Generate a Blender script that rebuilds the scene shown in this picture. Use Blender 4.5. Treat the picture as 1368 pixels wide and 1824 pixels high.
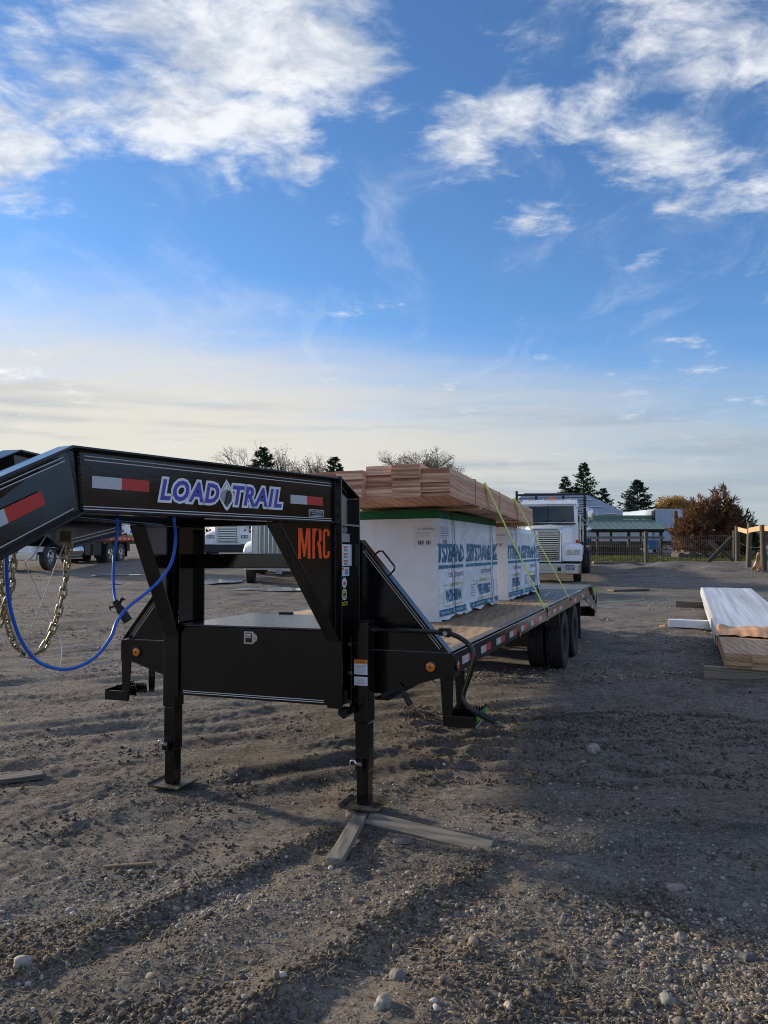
import bpy, bmesh, math, random
import numpy as np
from mathutils import Vector, Matrix
R = math.radians
random.seed(7)
rng = np.random.default_rng(11)
for o in list(bpy.data.objects):
    bpy.data.objects.remove(o)
SC = bpy.context.scene
COL = SC.collection

# ------------------------------------------------------------------ camera
cam_d = bpy.data.cameras.new('camera')
cam_d.sensor_fit = 'VERTICAL'; cam_d.sensor_height = 36.0; cam_d.lens = 26.0
cam_d.clip_start = 0.05; cam_d.clip_end = 3000
cam = bpy.data.objects.new('camera', cam_d)
cam.location = (0, 0, 1.74); cam.rotation_euler = (R(90 + 2.09), 0, 0)
COL.objects.link(cam); SC.camera = cam

# ------------------------------------------------------------------ view, sun, sky
SC.view_settings.view_transform = 'Standard'
SC.view_settings.look = 'None'
SC.cycles.pixel_filter_type = 'BLACKMAN_HARRIS'; SC.cycles.filter_width = 1.05
SC.view_settings.gamma = 1.0
SC.view_settings.use_curve_mapping = False
SC.view_settings.exposure = 1.5
SUN_EL = 14.0
SUN_XY = Vector((-0.857, 0.515))               # towards the sun, seen from above
sun_d = bpy.data.lights.new('sun', 'SUN')
sun_d.energy = 2.0; sun_d.angle = R(3.0); sun_d.color = (1.0, 0.85, 0.66)
sun = bpy.data.objects.new('sun', sun_d)
sv = Vector((SUN_XY.x * math.cos(R(SUN_EL)), SUN_XY.y * math.cos(R(SUN_EL)), math.sin(R(SUN_EL))))
sun.rotation_euler = sv.to_track_quat('Z', 'Y').to_euler()
sun.location = sv * 40
COL.objects.link(sun)

world = bpy.data.worlds.new('World'); SC.world = world; world.use_nodes = True


class NT:
    """small helper for node trees"""
    def __init__(s, tree):
        s.t = tree; s.n = tree.nodes; s.l = tree.links; s.n.clear()
    def node(s, typ, **kw):
        nd = s.n.new(typ)
        for k, v in kw.items():
            setattr(nd, k, v)
        return nd
    def put(s, sock, v):
        if hasattr(v, 'is_linked') or hasattr(v, 'links'):
            s.l.new(v, sock)
        elif v is not None:
            try:
                sock.default_value = v
            except Exception:
                sock.default_value = (v, v, v, 1) if len(sock.default_value) == 4 else (v, v, v)
    def math(s, op, a, b=None, c=None, clamp=False):
        nd = s.node('ShaderNodeMath', operation=op); nd.use_clamp = clamp
        s.put(nd.inputs[0], a)
        if b is not None: s.put(nd.inputs[1], b)
        if c is not None: s.put(nd.inputs[2], c)
        return nd.outputs[0]
    def vmath(s, op, a, b=None, out=0):
        nd = s.node('ShaderNodeVectorMath', operation=op)
        s.put(nd.inputs[0], a)
        if b is not None:
            if op == 'SCALE': s.put(nd.inputs['Scale'], b)
            else: s.put(nd.inputs[1], b)
        return nd.outputs['Value'] if out == 'v' else nd.outputs[0]
    def noise(s, vec, scale, detail=4, rough=0.5, dist=0.0, dims='3D', out=0, lac=2.0):
        nd = s.node('ShaderNodeTexNoise', noise_dimensions=dims)
        if vec is not None: s.put(nd.inputs['Vector'], vec)
        nd.inputs['Scale'].default_value = scale; nd.inputs['Detail'].default_value = detail
        nd.inputs['Roughness'].default_value = rough; nd.inputs['Distortion'].default_value = dist
        nd.inputs['Lacunarity'].default_value = lac
        return nd.outputs[out]
    def rng(s, v, a, b, c=0.0, d=1.0, smooth=False):
        nd = s.node('ShaderNodeMapRange'); nd.interpolation_type = 'SMOOTHSTEP' if smooth else 'LINEAR'
        s.put(nd.inputs[0], v); s.put(nd.inputs[1], a); s.put(nd.inputs[2], b); s.put(nd.inputs[3], c); s.put(nd.inputs[4], d)
        return nd.outputs[0]
    def mix(s, f, a, b, blend='MIX'):
        nd = s.node('ShaderNodeMix', data_type='RGBA', blend_type=blend)
        s.put(nd.inputs[0], f); s.put(nd.inputs[6], a); s.put(nd.inputs[7], b)
        return nd.outputs[2]
    def ramp(s, f, stops, interp='LINEAR'):
        nd = s.node('ShaderNodeValToRGB'); cr = nd.color_ramp; cr.interpolation = interp
        while len(cr.elements) < len(stops): cr.elements.new(0.5)
        for e, (p, c) in zip(cr.elements, stops):
            e.position = p; e.color = (*c, 1)
        s.put(nd.inputs[0], f)
        return nd.outputs[0]
    def map(s, vec, scale=(1, 1, 1), loc=(0, 0, 0), rot=(0, 0, 0)):
        nd = s.node('ShaderNodeMapping')
        s.put(nd.inputs[0], vec); nd.inputs['Scale'].default_value = scale
        nd.inputs['Location'].default_value = loc; nd.inputs['Rotation'].default_value = rot
        return nd.outputs[0]


def build_world():
    w = NT(world.node_tree)
    out = w.node('ShaderNodeOutputWorld'); bg = w.node('ShaderNodeBackground')
    sky = w.node('ShaderNodeTexSky', sky_type='NISHITA')
    sky.sun_disc = False; sky.sun_elevation = R(SUN_EL)
    sky.sun_rotation = math.atan2(SUN_XY.x, SUN_XY.y)
    sky.air_density = 1.0; sky.dust_density = 0.6; sky.ozone_density = 2.0; sky.altitude = 1400
    tc = w.node('ShaderNodeTexCoord'); d = tc.outputs['Generated']
    sx = w.node('ShaderNodeSeparateXYZ'); w.put(sx.inputs[0], d)
    X, Y, Z = sx.outputs
    zc = w.math('MAXIMUM', Z, 0.0)
    den = w.math('ADD', zc, 0.16)
    cx = w.node('ShaderNodeCombineXYZ')
    w.put(cx.inputs[0], w.math('DIVIDE', X, den)); w.put(cx.inputs[1], w.math('DIVIDE', Y, den)); cx.inputs[2].default_value = 3.7
    p = cx.outputs[0]
    # clear air: the Nishita sky, a little deeper and bluer as over dry high country
    base = w.mix(1.0, sky.outputs[0], SKY_TINT + (1,), 'MULTIPLY')
    # broken cloud deck
    warp = w.vmath('SCALE', w.noise(p, 2.2, 3, 0.55, out=1), 0.20)
    pw = w.vmath('ADD', p, warp)
    n1 = w.noise(w.map(pw, (1.0, 1.25, 1)), 4.3, 10, 0.62)
    n2 = w.noise(w.map(p, (1, 1, 1), (4.1, 1.3, 0)), 0.9, 2, 0.5)
    cov = w.math('ADD', w.math('MULTIPLY', w.math('SUBTRACT', n2, 0.5), 0.26), 0.15)
    for (bx, by, rx, ry, amp) in BLOBS:
        dv = w.vmath('MULTIPLY', w.vmath('SUBTRACT', p, (bx, by, 3.7)), (1 / rx, 1 / ry, 0))
        ln = w.vmath('LENGTH', dv, out='v')
        cov = w.math('ADD', cov, w.rng(ln, 0.15, 1.25, amp, 0.0, True))
    n3 = w.noise(w.map(pw, (1.0, 1.5, 1), (1.7, 0.2, 0), (0, 0, 0.5)), 15, 6, 0.6)
    dens = w.math('ADD', w.math('ADD', cov, w.math('MULTIPLY_ADD', n1, 1.5, -0.262)), w.math('MULTIPLY', w.math('SUBTRACT', n3, 0.5), 0.16))
    cl = w.rng(dens, 0.53, 0.90, 0, 1, True)
    cl = w.math('MULTIPLY', cl, w.rng(Z, 0.05, 0.22, 0.0, 1.0, True))
    # thin wisps
    wn = w.noise(w.map(pw, (1.5, 0.8, 1), (2.0, 0.4, 0), (0, 0, 0.7)), 2.6, 8, 0.62, 0.6)
    wisp = w.math('MULTIPLY', w.rng(wn, 0.50, 0.82, 0, 0.28, True), w.rng(Z, 0.10, 0.3, 0.2, 1.0, True))
    # shading within the clouds
    sh = w.math('ADD', w.math('MULTIPLY', w.noise(w.map(pw, (1, 1, 1), (0.05, -0.04, 0.3)), 5.5, 6, 0.6), 0.6), w.math('MULTIPLY', n3, 0.4))
    ccol = w.mix(w.rng(sh, 0.36, 0.60, 0, 1, True), CLOUD_DARK + (1,), CLOUD_LIGHT + (1,))
    # the whitish veil of high cloud low over the horizon, thickest on the sun's side
    sd = w.math('ADD', w.math('MULTIPLY', X, SUN_XY.x), w.math('MULTIPLY', Y, SUN_XY.y))
    top = w.rng(sd, -0.3, 0.75, 0.215, 0.355)
    vn = w.noise(w.map(p, (0.5, 1.5, 1)), 1.6, 6, 0.6)
    top = w.math('ADD', top, w.math('MULTIPLY', w.math('SUBTRACT', vn, 0.5), 0.16))
    veil = w.math('SUBTRACT', 1.0, w.rng(Z, w.math('SUBTRACT', top, 0.20), top, 0, 1, True))
    veil = w.math('MULTIPLY', veil, w.rng(sd, -0.6, 0.6, 0.88, 0.97))
    vcol = w.mix(w.rng(sd, -0.1, 0.72, 0, 1, True), VEIL_FAR + (1,), VEIL_SUN + (1,))
    # grey stratus streaks within the veil
    st = w.noise(w.map(d, (1.2, 1.2, 16), (0.3, 0.1, 0.55)), 2.0, 5, 0.55)
    vcol = w.mix(w.math('MULTIPLY', w.rng(st, 0.46, 0.68, 0, 0.75, True), w.rng(Z, 0.13, 0.24, 1, 0, True)), vcol, STRATUS + (1,))
    c = w.mix(veil, base, vcol)
    c = w.mix(wisp, c, CLOUD_LIGHT + (1,))
    c = w.mix(w.math('MULTIPLY', cl, 0.93), c, ccol)
    w.put(bg.inputs['Color'], c); bg.inputs['Strength'].default_value = SKY_STRENGTH
    w.l.new(bg.outputs[0], out.inputs[0])


SKY_STRENGTH = 0.088
SKY_TINT = (0.47, 0.65, 0.83)
CLOUD_LIGHT = (3.9, 3.95, 4.05); CLOUD_DARK = (2.2, 2.45, 2.85)
VEIL_SUN = (3.25, 3.08, 2.72); VEIL_FAR = (1.85, 2.1, 2.3); STRATUS = (1.55, 1.8, 2.05)
# cloud masses, in the plane of the cloud deck: centre x, y, half sizes, strength
BLOBS = [(0.1, 1.55, 1.7, 0.95, -0.13), (-0.46, 1.22, 0.36, 0.22, 0.21), (-0.20, 1.14, 0.28, 0.20, 0.21), (-0.72, 1.36, 0.26, 0.12, 0.20),
         (0.42, 1.22, 0.28, 0.28, 0.19), (0.74, 1.06, 0.34, 0.22, 0.22), (0.64, 1.43, 0.28, 0.15, 0.25), (0.84, 1.55, 0.30, 0.12, 0.15),
         (0.20, 1.40, 0.14, 0.18, 0.16), (0.08, 1.06, 0.10, 0.30, -0.20), (-0.01, 1.45, 0.16, 0.17, -0.22), (-0.60, 1.02, 0.15, 0.11, -0.26),
         (0.0, 2.05, 1.9, 0.42, -0.26), (-0.55, 1.75, 0.7, 0.22, -0.16), (0.2, 3.1, 3.0, 1.0, -0.2),
         (0.33, 1.72, 0.14, 0.16, 0.03), (-0.16, 1.70, 0.16, 0.12, 0.12), (0.45, 2.1, 0.25, 0.12, 0.19), (0.0, 2.1, 0.2, 0.10, 0.18), (0.90, 2.2, 0.22, 0.10, 0.20)]
build_world()

# ------------------------------------------------------------------ helpers: noise, meshes, objects
def _hash(ix, iy, seed):
    h = (ix.astype(np.int64) * 374761393 + iy.astype(np.int64) * 668265263 + seed * 1442695041) & 0xffffffff
    h = ((h ^ (h >> 13)) * 1274126177) & 0xffffffff
    return (h ^ (h >> 16)) & 0xffffffff
def pn(x, y, seed=0):
    """2-D gradient noise, about -1..1"""
    x = np.asarray(x, float); y = np.asarray(y, float)
    ix = np.floor(x); iy = np.floor(y); fx = x - ix; fy = y - iy
    u = fx * fx * fx * (fx * (fx * 6 - 15) + 10); v = fy * fy * fy * (fy * (fy * 6 - 15) + 10)
    def g(dx, dy):
        a = _hash(ix + dx, iy + dy, seed) / 4294967295.0 * 2 * math.pi
        return np.cos(a) * (fx - dx) + np.sin(a) * (fy - dy)
    a = g(0, 0) * (1 - u) + g(1, 0) * u
    b = g(0, 1) * (1 - u) + g(1, 1) * u
    return (a * (1 - v) + b * v) * 1.5
def smooth(a, b, t):
    t = np.clip((t - a) / (b - a), 0, 1); return t * t * (3 - 2 * t)


class MB:
    """collects shapes into ONE mesh"""
    def __init__(s):
        s.v = []; s.f = []
    def add(s, vs, fs):
        b = len(s.v); s.v += [tuple(v) for v in vs]; s.f += [tuple(b + i for i in f) for f in fs]; return s
    def box(s, x0, x1, y0, y1, z0, z1, M=None):
        vs = [Vector((x, y, z)) for z in (z0, z1) for y in (y0, y1) for x in (x0, x1)]
        if M is not None: vs = [M @ v for v in vs]
        return s.add(vs, [(0, 2, 3, 1), (4, 5, 7, 6), (0, 1, 5, 4), (2, 6, 7, 3), (0, 4, 6, 2), (1, 3, 7, 5)])
    def cbox(s, c, size, M=None):
        x, y, z = c; a, b, d = size[0] / 2, size[1] / 2, size[2] / 2
        return s.box(x - a, x + a, y - b, y + b, z - d, z + d, M)
    def prism(s, poly, off):
        """closed prism: 3-D polygon pushed along a vector"""
        n = len(poly); a = [Vector(p) for p in poly]; o = Vector(off); b = [p + o for p in a]
        nrm = Vector((0, 0, 0))
        for i in range(n):
            nrm += a[i].cross(a[(i + 1) % n])
        fl = nrm.dot(o) > 0
        fs = [tuple(range(n))[::-1] if fl else tuple(range(n)), tuple(range(n, 2 * n)) if fl else tuple(range(n, 2 * n))[::-1]]
        for i in range(n):
            j = (i + 1) % n
            fs.append((i, j, n + j, n + i) if fl else (j, i, n + i, n + j))
        return s.add(a + b, fs)
    def bar(s, p0, p1, w, h, up=(0, 0, 1)):
        """rectangular bar from p0 to p1, w across, h along up"""
        p0 = Vector(p0); p1 = Vector(p1); d = (p1 - p0).normalized(); u = Vector(up)
        n = d.cross(u)
        if n.length < 1e-6: n = d.cross(Vector((1, 0, 0)))
        n.normalize(); u = n.cross(d).normalized()
        q = [p0 + n * (a * w / 2) + u * (b * h / 2) for a, b in ((-1, -1), (1, -1), (1, 1), (-1, 1))]
        return s.prism(q, p1 - p0)
    def tube(s, pts, r, n=8, cap=True, closed=False):
        pts = [Vector(p) for p in pts]; m = len(pts)
        rr = r if isinstance(r, (list, tuple)) else [r] * m
        base = len(s.v); prev = None; rings = []
        for i, p in enumerate(pts):
            if closed: d = (pts[(i + 1) % m] - pts[i - 1]).normalized()
            else: d = (pts[min(i + 1, m - 1)] - pts[max(i - 1, 0)]).normalized()
            if prev is None:
                a = d.orthogonal().normalized()
            else:
                a = prev - d * prev.dot(d)
                a = a.normalized() if a.length > 1e-6 else d.orthogonal().normalized()
            prev = a; b = d.cross(a)
            for k in range(n):
                t = 2 * math.pi * k / n
                s.v.append(tuple(p + (a * math.cos(t) + b * math.sin(t)) * rr[i]))
        segs = m if closed else m - 1
        for i in range(segs):
            for k in range(n):
                i0 = base + i * n + k; i1 = base + i * n + (k + 1) % n
                j = (i + 1) % m
                j0 = base + j * n + k; j1 = base + j * n + (k + 1) % n
                s.f.append((i0, i1, j1, j0))
        if cap and not closed:
            s.f.append(tuple(base + k for k in range(n))[::-1]); s.f.append(tuple(base + (m - 1) * n + k for k in range(n)))
        return s
    def cyl(s, p0, p1, r, n=16, r1=None):
        return s.tube([p0, p1], [r, r if r1 is None else r1], n)
    def lathe(s, prof, org, axis, n=32):
        """profile [(radius, height)] turned about an axis"""
        o = Vector(org); d = Vector(axis).normalized(); a = d.orthogonal().normalized(); b = d.cross(a)
        base = len(s.v); m = len(prof)
        for (r, h) in prof:
            for k in range(n):
                t = 2 * math.pi * k / n
                s.v.append(tuple(o + d * h + (a * math.cos(t) + b * math.sin(t)) * r))
        for i in range(m - 1):
            for k in range(n):
                k2 = (k + 1) % n
                s.f.append((base + i * n + k, base + i * n + k2, base + (i + 1) * n + k2, base + (i + 1) * n + k))
        return s
    def loft(s, rings, cap=True, closed=True):
        base = len(s.v); n = len(rings[0])
        for r in rings: s.v += [tuple(p) for p in r]
        for i in range(len(rings) - 1):
            for k in range(n if closed else n - 1):
                k2 = (k + 1) % n
                s.f.append((base + i * n + k, base + i * n + k2, base + (i + 1) * n + k2, base + (i + 1) * n + k))
        if cap:
            s.f.append(tuple(base + k for k in range(n))[::-1]); s.f.append(tuple(base + (len(rings) - 1) * n + k for k in range(n)))
        return s
    def sweep(s, path, sec):
        """sweep a closed section (side, up) along a mitred path"""
        P = [Vector(p) for p in path]; D = [(P[i + 1] - P[i]).normalized() for i in range(len(P) - 1)]
        rings = []
        for i, p in enumerate(P):
            d = D[min(i, len(D) - 1)] if i == 0 or i == len(P) - 1 else D[i - 1]
            n = d.cross(Vector((0, 0, 1))).normalized(); u = n.cross(d)
            ring = [p + n * a + u * b for a, b in sec]
            if 0 < i < len(P) - 1:
                pl = (D[i - 1] + D[i]).normalized()
                ring = [q + d * ((p - q).dot(pl) / d.dot(pl)) for q in ring]
            rings.append(ring)
        return s.loft(rings)
    def build(s, name, mat, parent=None, smooth=None, bevel=0.0, fix=True):
        me = bpy.data.meshes.new(name)
        me.from_pydata(s.v, [], s.f)
        if fix:
            bm = bmesh.new(); bm.from_mesh(me); bmesh.ops.recalc_face_normals(bm, faces=bm.faces); bm.to_mesh(me); bm.free()
        if mat is not None: me.materials.append(mat)
        o = bpy.data.objects.new(name, me); COL.objects.link(o)
        if parent is not None: o.parent = parent
        if smooth is not None:
            me.polygons.foreach_set('use_smooth', [True] * len(me.polygons))
            me.set_sharp_from_angle(angle=R(smooth))
        if bevel > 0:
            md = o.modifiers.new('bevel', 'BEVEL'); md.width = bevel; md.segments = 2
            md.limit_method = 'ANGLE'; md.angle_limit = R(35); md.harden_normals = False
        return o


def fast_mesh(name, verts, faces, mat, parent=None, smooth=False):
    """numpy verts (n,3) and faces (m,k)"""
    me = bpy.data.meshes.new(name); nv = len(verts); nf, k = faces.shape
    me.vertices.add(nv); me.vertices.foreach_set('co', np.ascontiguousarray(verts, np.float32).ravel())
    me.loops.add(nf * k); me.loops.foreach_set('vertex_index', np.ascontiguousarray(faces, np.int32).ravel())
    me.polygons.add(nf); me.polygons.foreach_set('loop_start', np.arange(0, nf * k, k, dtype=np.int32))
    me.polygons.foreach_set('use_smooth', np.full(nf, smooth, dtype=bool))
    me.update(calc_edges=True); me.validate()
    me.materials.append(mat)
    o = bpy.data.objects.new(name, me); COL.objects.link(o)
    if parent is not None: o.parent = parent
    return o
def tag(o, label=None, cat=None, group=None, kind=None):
    if label: o['label'] = label
    if cat: o['category'] = cat
    if group: o['group'] = group
    if kind: o['kind'] = kind
    return o
def thing(name, label, cat, M=None, loc=(0, 0, 0), rz=0.0, group=None):
    o = bpy.data.objects.new(name, None); COL.objects.link(o); o.empty_display_size = 0.3
    if M is not None: o.matrix_world = M
    else:
        o.location = loc; o.rotation_euler = (0, 0, rz)
    return tag(o, label, cat, group)
def inst(src, name, parent, M):
    """another object sharing the mesh"""
    o = bpy.data.objects.new(name, src.data); COL.objects.link(o); o.parent = parent; o.matrix_local = M
    return o
def text2d(body, size, bold=0.0, shear=0.0, space=1.0, align='LEFT', res=3):
    """flat lettering as (verts, faces) in x, y"""
    cu = bpy.data.curves.new('t', 'FONT'); cu.body = body; cu.size = size; cu.offset = bold; cu.shear = shear
    cu.space_character = space; cu.align_x = align; cu.resolution_u = res; cu.fill_mode = 'FRONT'
    ob = bpy.data.objects.new('t', cu); COL.objects.link(ob)
    dg = bpy.context.evaluated_depsgraph_get()
    me = bpy.data.meshes.new_from_object(ob.evaluated_get(dg))
    vs = [(v.co.x, v.co.y) for v in me.vertices]; fs = [tuple(p.vertices) for p in me.polygons]
    bpy.data.objects.remove(ob); bpy.data.curves.remove(cu); bpy.data.meshes.remove(me)
    return vs, fs
def fit2d(vf, x0, x1, y0, y1):
    vs, fs = vf; xs = [v[0] for v in vs]; ys = [v[1] for v in vs]
    ax, bx, ay, by = min(xs), max(xs), min(ys), max(ys)
    return [(x0 + (v[0] - ax) / (bx - ax) * (x1 - x0), y0 + (v[1] - ay) / (by - ay) * (y1 - y0)) for v in vs], fs
def place2d(vf, fn):
    return [fn(x, y) for x, y in vf[0]], vf[1]
def cut2d(vf, cell):
    """cut flat lettering along a grid so that it can follow a crumpled surface"""
    bm = bmesh.new(); vv = [bm.verts.new((x, y, 0)) for x, y in vf[0]]
    for f in vf[1]:
        try: bm.faces.new([vv[i] for i in f])
        except ValueError: pass
    xs = [v[0] for v in vf[0]]; ys = [v[1] for v in vf[0]]
    for ax, lo, hi in ((0, min(xs), max(xs)), (1, min(ys), max(ys))):
        k = math.floor(lo / cell) + 1
        while k * cell < hi:
            co = [0, 0, 0]; no = [0, 0, 0]; co[ax] = k * cell; no[ax] = 1
            bmesh.ops.bisect_plane(bm, geom=bm.verts[:] + bm.edges[:] + bm.faces[:], plane_co=co, plane_no=no)
            k += 1
    bm.verts.index_update()
    r = [(v.co.x, v.co.y) for v in bm.verts], [tuple(v.index for v in f.verts) for f in bm.faces]
    bm.free(); return r

# ------------------------------------------------------------------ materials
MATS = {}
def mat(name, col, rough=0.5, metal=0.0, var=0.0, vscale=8.0, bump=0.0, bscale=40.0, coat=0.0, stretch=(1, 1, 1), col2=None,
        spec=0.5, rvar=0.0, trans=0.0, alpha=1.0, emit=None, sub=0.0, detail=5):
    """Principled with noise in colour, gloss and relief"""
    m = bpy.data.materials.new(name); m.use_nodes = True; t = NT(m.node_tree)
    out = t.node('ShaderNodeOutputMaterial'); b = t.node('ShaderNodeBsdfPrincipled')
    t.l.new(b.outputs[0], out.inputs[0])
    tc = t.node('ShaderNodeTexCoord'); v = t.map(tc.outputs['Object'], stretch)
    n = t.noise(v, vscale, detail, 0.6)
    c2 = col2 if col2 else tuple(min(1, max(0, c * (1 - var))) for c in col)
    if var > 0 or col2:
        c = t.mix(t.rng(n, 0.3, 0.7, 0, 1, True), (*col, 1), (*c2, 1)); t.put(b.inputs['Base Color'], c)
    else:
        b.inputs['Base Color'].default_value = (*col, 1)
    if rvar > 0:
        n3 = t.noise(v, vscale * 2.3, 4, 0.6); t.put(b.inputs['Roughness'], t.rng(n3, 0.3, 0.7, max(0.02, rough - rvar), min(1, rough + rvar)))
    else:
        b.inputs['Roughness'].default_value = rough
    b.inputs['Metallic'].default_value = metal; b.inputs['Specular IOR Level'].default_value = spec
    b.inputs['Coat Weight'].default_value = coat; b.inputs['Coat Roughness'].default_value = 0.08
    b.inputs['Transmission Weight'].default_value = trans; b.inputs['Alpha'].default_value = alpha
    if emit: b.inputs['Emission Color'].default_value = (*emit[0], 1); b.inputs['Emission Strength'].default_value = emit[1]
    if bump > 0:
        bn = t.node('ShaderNodeBump'); bn.inputs['Strength'].default_value = 1.0; bn.inputs['Distance'].default_value = bump
        t.put(bn.inputs['Height'], t.noise(v, bscale, 5, 0.6)); t.l.new(bn.outputs[0], b.inputs['Normal'])
    MATS[name] = m
    return m
mat('black_paint', (0.0028, 0.0034, 0.0045), 0.14, col2=(0.0065, 0.0062, 0.006), vscale=2.2, bump=0.0003, bscale=55, rvar=0.05, spec=0.6)
mat('black_satin', (0.006, 0.006, 0.007), 0.42, var=0.4, vscale=6, bump=0.0004, bscale=90, rvar=0.1)
mat('dusty_steel', (0.030, 0.027, 0.024), 0.6, var=0.5, vscale=9, bump=0.0008, bscale=60, rvar=0.1)
mat('pinstripe', (0.72, 0.72, 0.72), 0.4)
mat('tape_white', (0.62, 0.63, 0.64), 0.35, var=0.15, vscale=120, bump=0.0004, bscale=200)
mat('tape_red', (0.66, 0.045, 0.035), 0.35, var=0.2, vscale=120, bump=0.0004, bscale=200)
mat('purple', (0.10, 0.075, 0.45), 0.35); mat('decal_white', (0.90, 0.90, 0.92), 0.35)
mat('decal_grey', (0.38, 0.38, 0.40), 0.4); mat('decal_dark', (0.03, 0.03, 0.035), 0.4); mat('decal_yellow', (0.70, 0.50, 0.04), 0.4)
mat('decal_orange', (1.0, 0.125, 0.03), 0.5, spec=0.15); mat('decal_amber', (0.75, 0.25, 0.02), 0.4); mat('decal_green', (0.16, 0.56, 0.03), 0.4)
mat('amber_lens', (0.75, 0.20, 0.01), 0.15, spec=0.6, coat=0.4); mat('red_lens', (0.5, 0.03, 0.01), 0.15, coat=0.4)
mat('chrome', (0.72, 0.73, 0.74), 0.12, 1.0, var=0.1); mat('bright_steel', (0.55, 0.55, 0.54), 0.32, 1.0, var=0.2, vscale=20)
mat('worn_steel', (0.33, 0.33, 0.32), 0.45, 0.6, var=0.35, vscale=14)
mat('foot_steel', (0.20, 0.17, 0.13), 0.55, 0.5, var=0.5, vscale=18, col2=(0.05, 0.045, 0.04))
mat('gold_zinc', (0.44, 0.375, 0.235), 0.38, 1.0, var=0.3, vscale=40, col2=(0.27, 0.24, 0.17), rvar=0.12)
mat('blue_cable', (0.012, 0.13, 0.62), 0.32, var=0.2, vscale=30); mat('rubber', (0.012, 0.012, 0.012), 0.55, var=0.3, vscale=30)
mat('string', (0.55, 0.53, 0.48), 0.7)
mat('tyre', (0.022, 0.021, 0.021), 0.75, var=0.35, vscale=14, bump=0.001, bscale=80, col2=(0.038, 0.034, 0.030))
mat('tyre_worn', (0.045, 0.044, 0.043), 0.8, var=0.3, vscale=9, col2=(0.075, 0.068, 0.06))
mat('diamond_plate', (0.12, 0.125, 0.135), 0.22, 0.9, var=0.3, vscale=20, bump=0.0008, bscale=60, rvar=0.08)
mat('ramp_steel', (0.15, 0.148, 0.145), 0.5, 0.3, var=0.3, vscale=10, bump=0.001, bscale=30)
def wood(name, c1, c2, along=(0, 1, 0), rough=0.75, knots=True, scale=1.0, bump=0.001, per=True):
    """timber: grain streaks along one axis, growth bands, tone differing from piece to piece"""
    m = bpy.data.materials.new(name); m.use_nodes = True; t = NT(m.node_tree)
    out = t.node('ShaderNodeOutputMaterial'); b = t.node('ShaderNodeBsdfPrincipled'); t.l.new(b.outputs[0], out.inputs[0])
    tc = t.node('ShaderNodeTexCoord'); oi = t.node('ShaderNodeObjectInfo')
    v = tc.outputs['Object']
    off = t.vmath('SCALE', t.vmath('ADD', (1.0, 2.0, 3.0), (0, 0, 0)), t.math('MULTIPLY', oi.outputs['Random'], 37.0))
    v = t.vmath('ADD', v, off)
    st = tuple(2.2 if a else 42.0 for a in along)
    g = t.noise(t.map(v, tuple(s * scale for s in st)), 1.0, 6, 0.65, 0.4)
    big = t.noise(t.map(v, tuple((0.8 if a else 7.0) * scale for a in along)), 1.0, 4, 0.55, 0.8)
    f = t.math('ADD', t.math('MULTIPLY', g, 0.55), t.math('MULTIPLY', big, 0.55))
    if per: f = t.math('ADD', f, t.math('MULTIPLY', t.math('SUBTRACT', oi.outputs['Random'], 0.5), 0.50))
    wv = t.node('ShaderNodeTexWave', wave_type='RINGS', rings_direction='SPHERICAL'); t.put(wv.inputs['Vector'], t.map(v, tuple((2.2 if a else 8.0) * scale for a in along)))
    wv.inputs['Scale'].default_value = 1.6; wv.inputs['Distortion'].default_value = 5.0; wv.inputs['Detail'].default_value = 3.0; wv.inputs['Detail Scale'].default_value = 0.8
    f = t.math('ADD', f, t.math('MULTIPLY', t.math('SUBTRACT', wv.outputs['Fac'], 0.5), 0.30))
    c = t.mix(t.rng(f, 0.30, 0.80, 0, 1), (*c1, 1), (*c2, 1))
    t.put(b.inputs['Base Color'], c); b.inputs['Roughness'].default_value = rough
    bn = t.node('ShaderNodeBump'); bn.inputs['Distance'].default_value = bump; t.put(bn.inputs['Height'], g); t.l.new(bn.outputs[0], b.inputs['Normal'])
    MATS[name] = m
    return m
wood('deck_wood', (0.46, 0.33, 0.20), (0.23, 0.155, 0.09))
wood('fir_end', (0.88, 0.54, 0.37), (0.36, 0.145, 0.08), along=(1, 0, 0), scale=0.7)
wood('fir', (0.92, 0.57, 0.38), (0.62, 0.31, 0.19))
wood('grey_wood', (0.25, 0.225, 0.195), (0.085, 0.075, 0.064), scale=1.2, bump=0.003)
wood('dark_timber', (0.20, 0.155, 0.115), (0.055, 0.042, 0.033), along=(1, 0, 0), bump=0.003)
wood('bearer_wood', (0.36, 0.29, 0.22), (0.13, 0.10, 0.075), along=(1, 0, 0), bump=0.003)
wood('laminated', (0.66, 0.43, 0.25), (0.38, 0.21, 0.105), scale=0.8)
wood('post_wood', (0.085, 0.072, 0.048), (0.030, 0.027, 0.020), along=(0, 0, 1), bump=0.003)
wood('fresh_board', (0.60, 0.43, 0.25), (0.42, 0.27, 0.14), along=(1, 0, 0))
wood('osb_core', (0.45, 0.31, 0.17), (0.26, 0.16, 0.08), along=(0, 1, 0))
mat('green_edge', (0.008, 0.19, 0.072), 0.7, var=0.35, vscale=25, stretch=(1, 1, 6))
mat('wrap_white', (0.87, 0.905, 0.96), 0.42, var=0.06, vscale=5, bump=0.010, bscale=6, rvar=0.08)
mat('wrap_dirty', (0.74, 0.79, 0.86), 0.30, vscale=2.0, col2=(0.46, 0.43, 0.39), stretch=(6, 0.10, 1), bump=0.0008, bscale=8, detail=6)
mat('print_blue', (0.012, 0.20, 0.38), 0.5, var=0.25, vscale=30); mat('print_grey', (0.20, 0.24, 0.30), 0.6)
mat('print_yellow', (0.62, 0.56, 0.13), 0.5, var=0.2, vscale=40)
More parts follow.
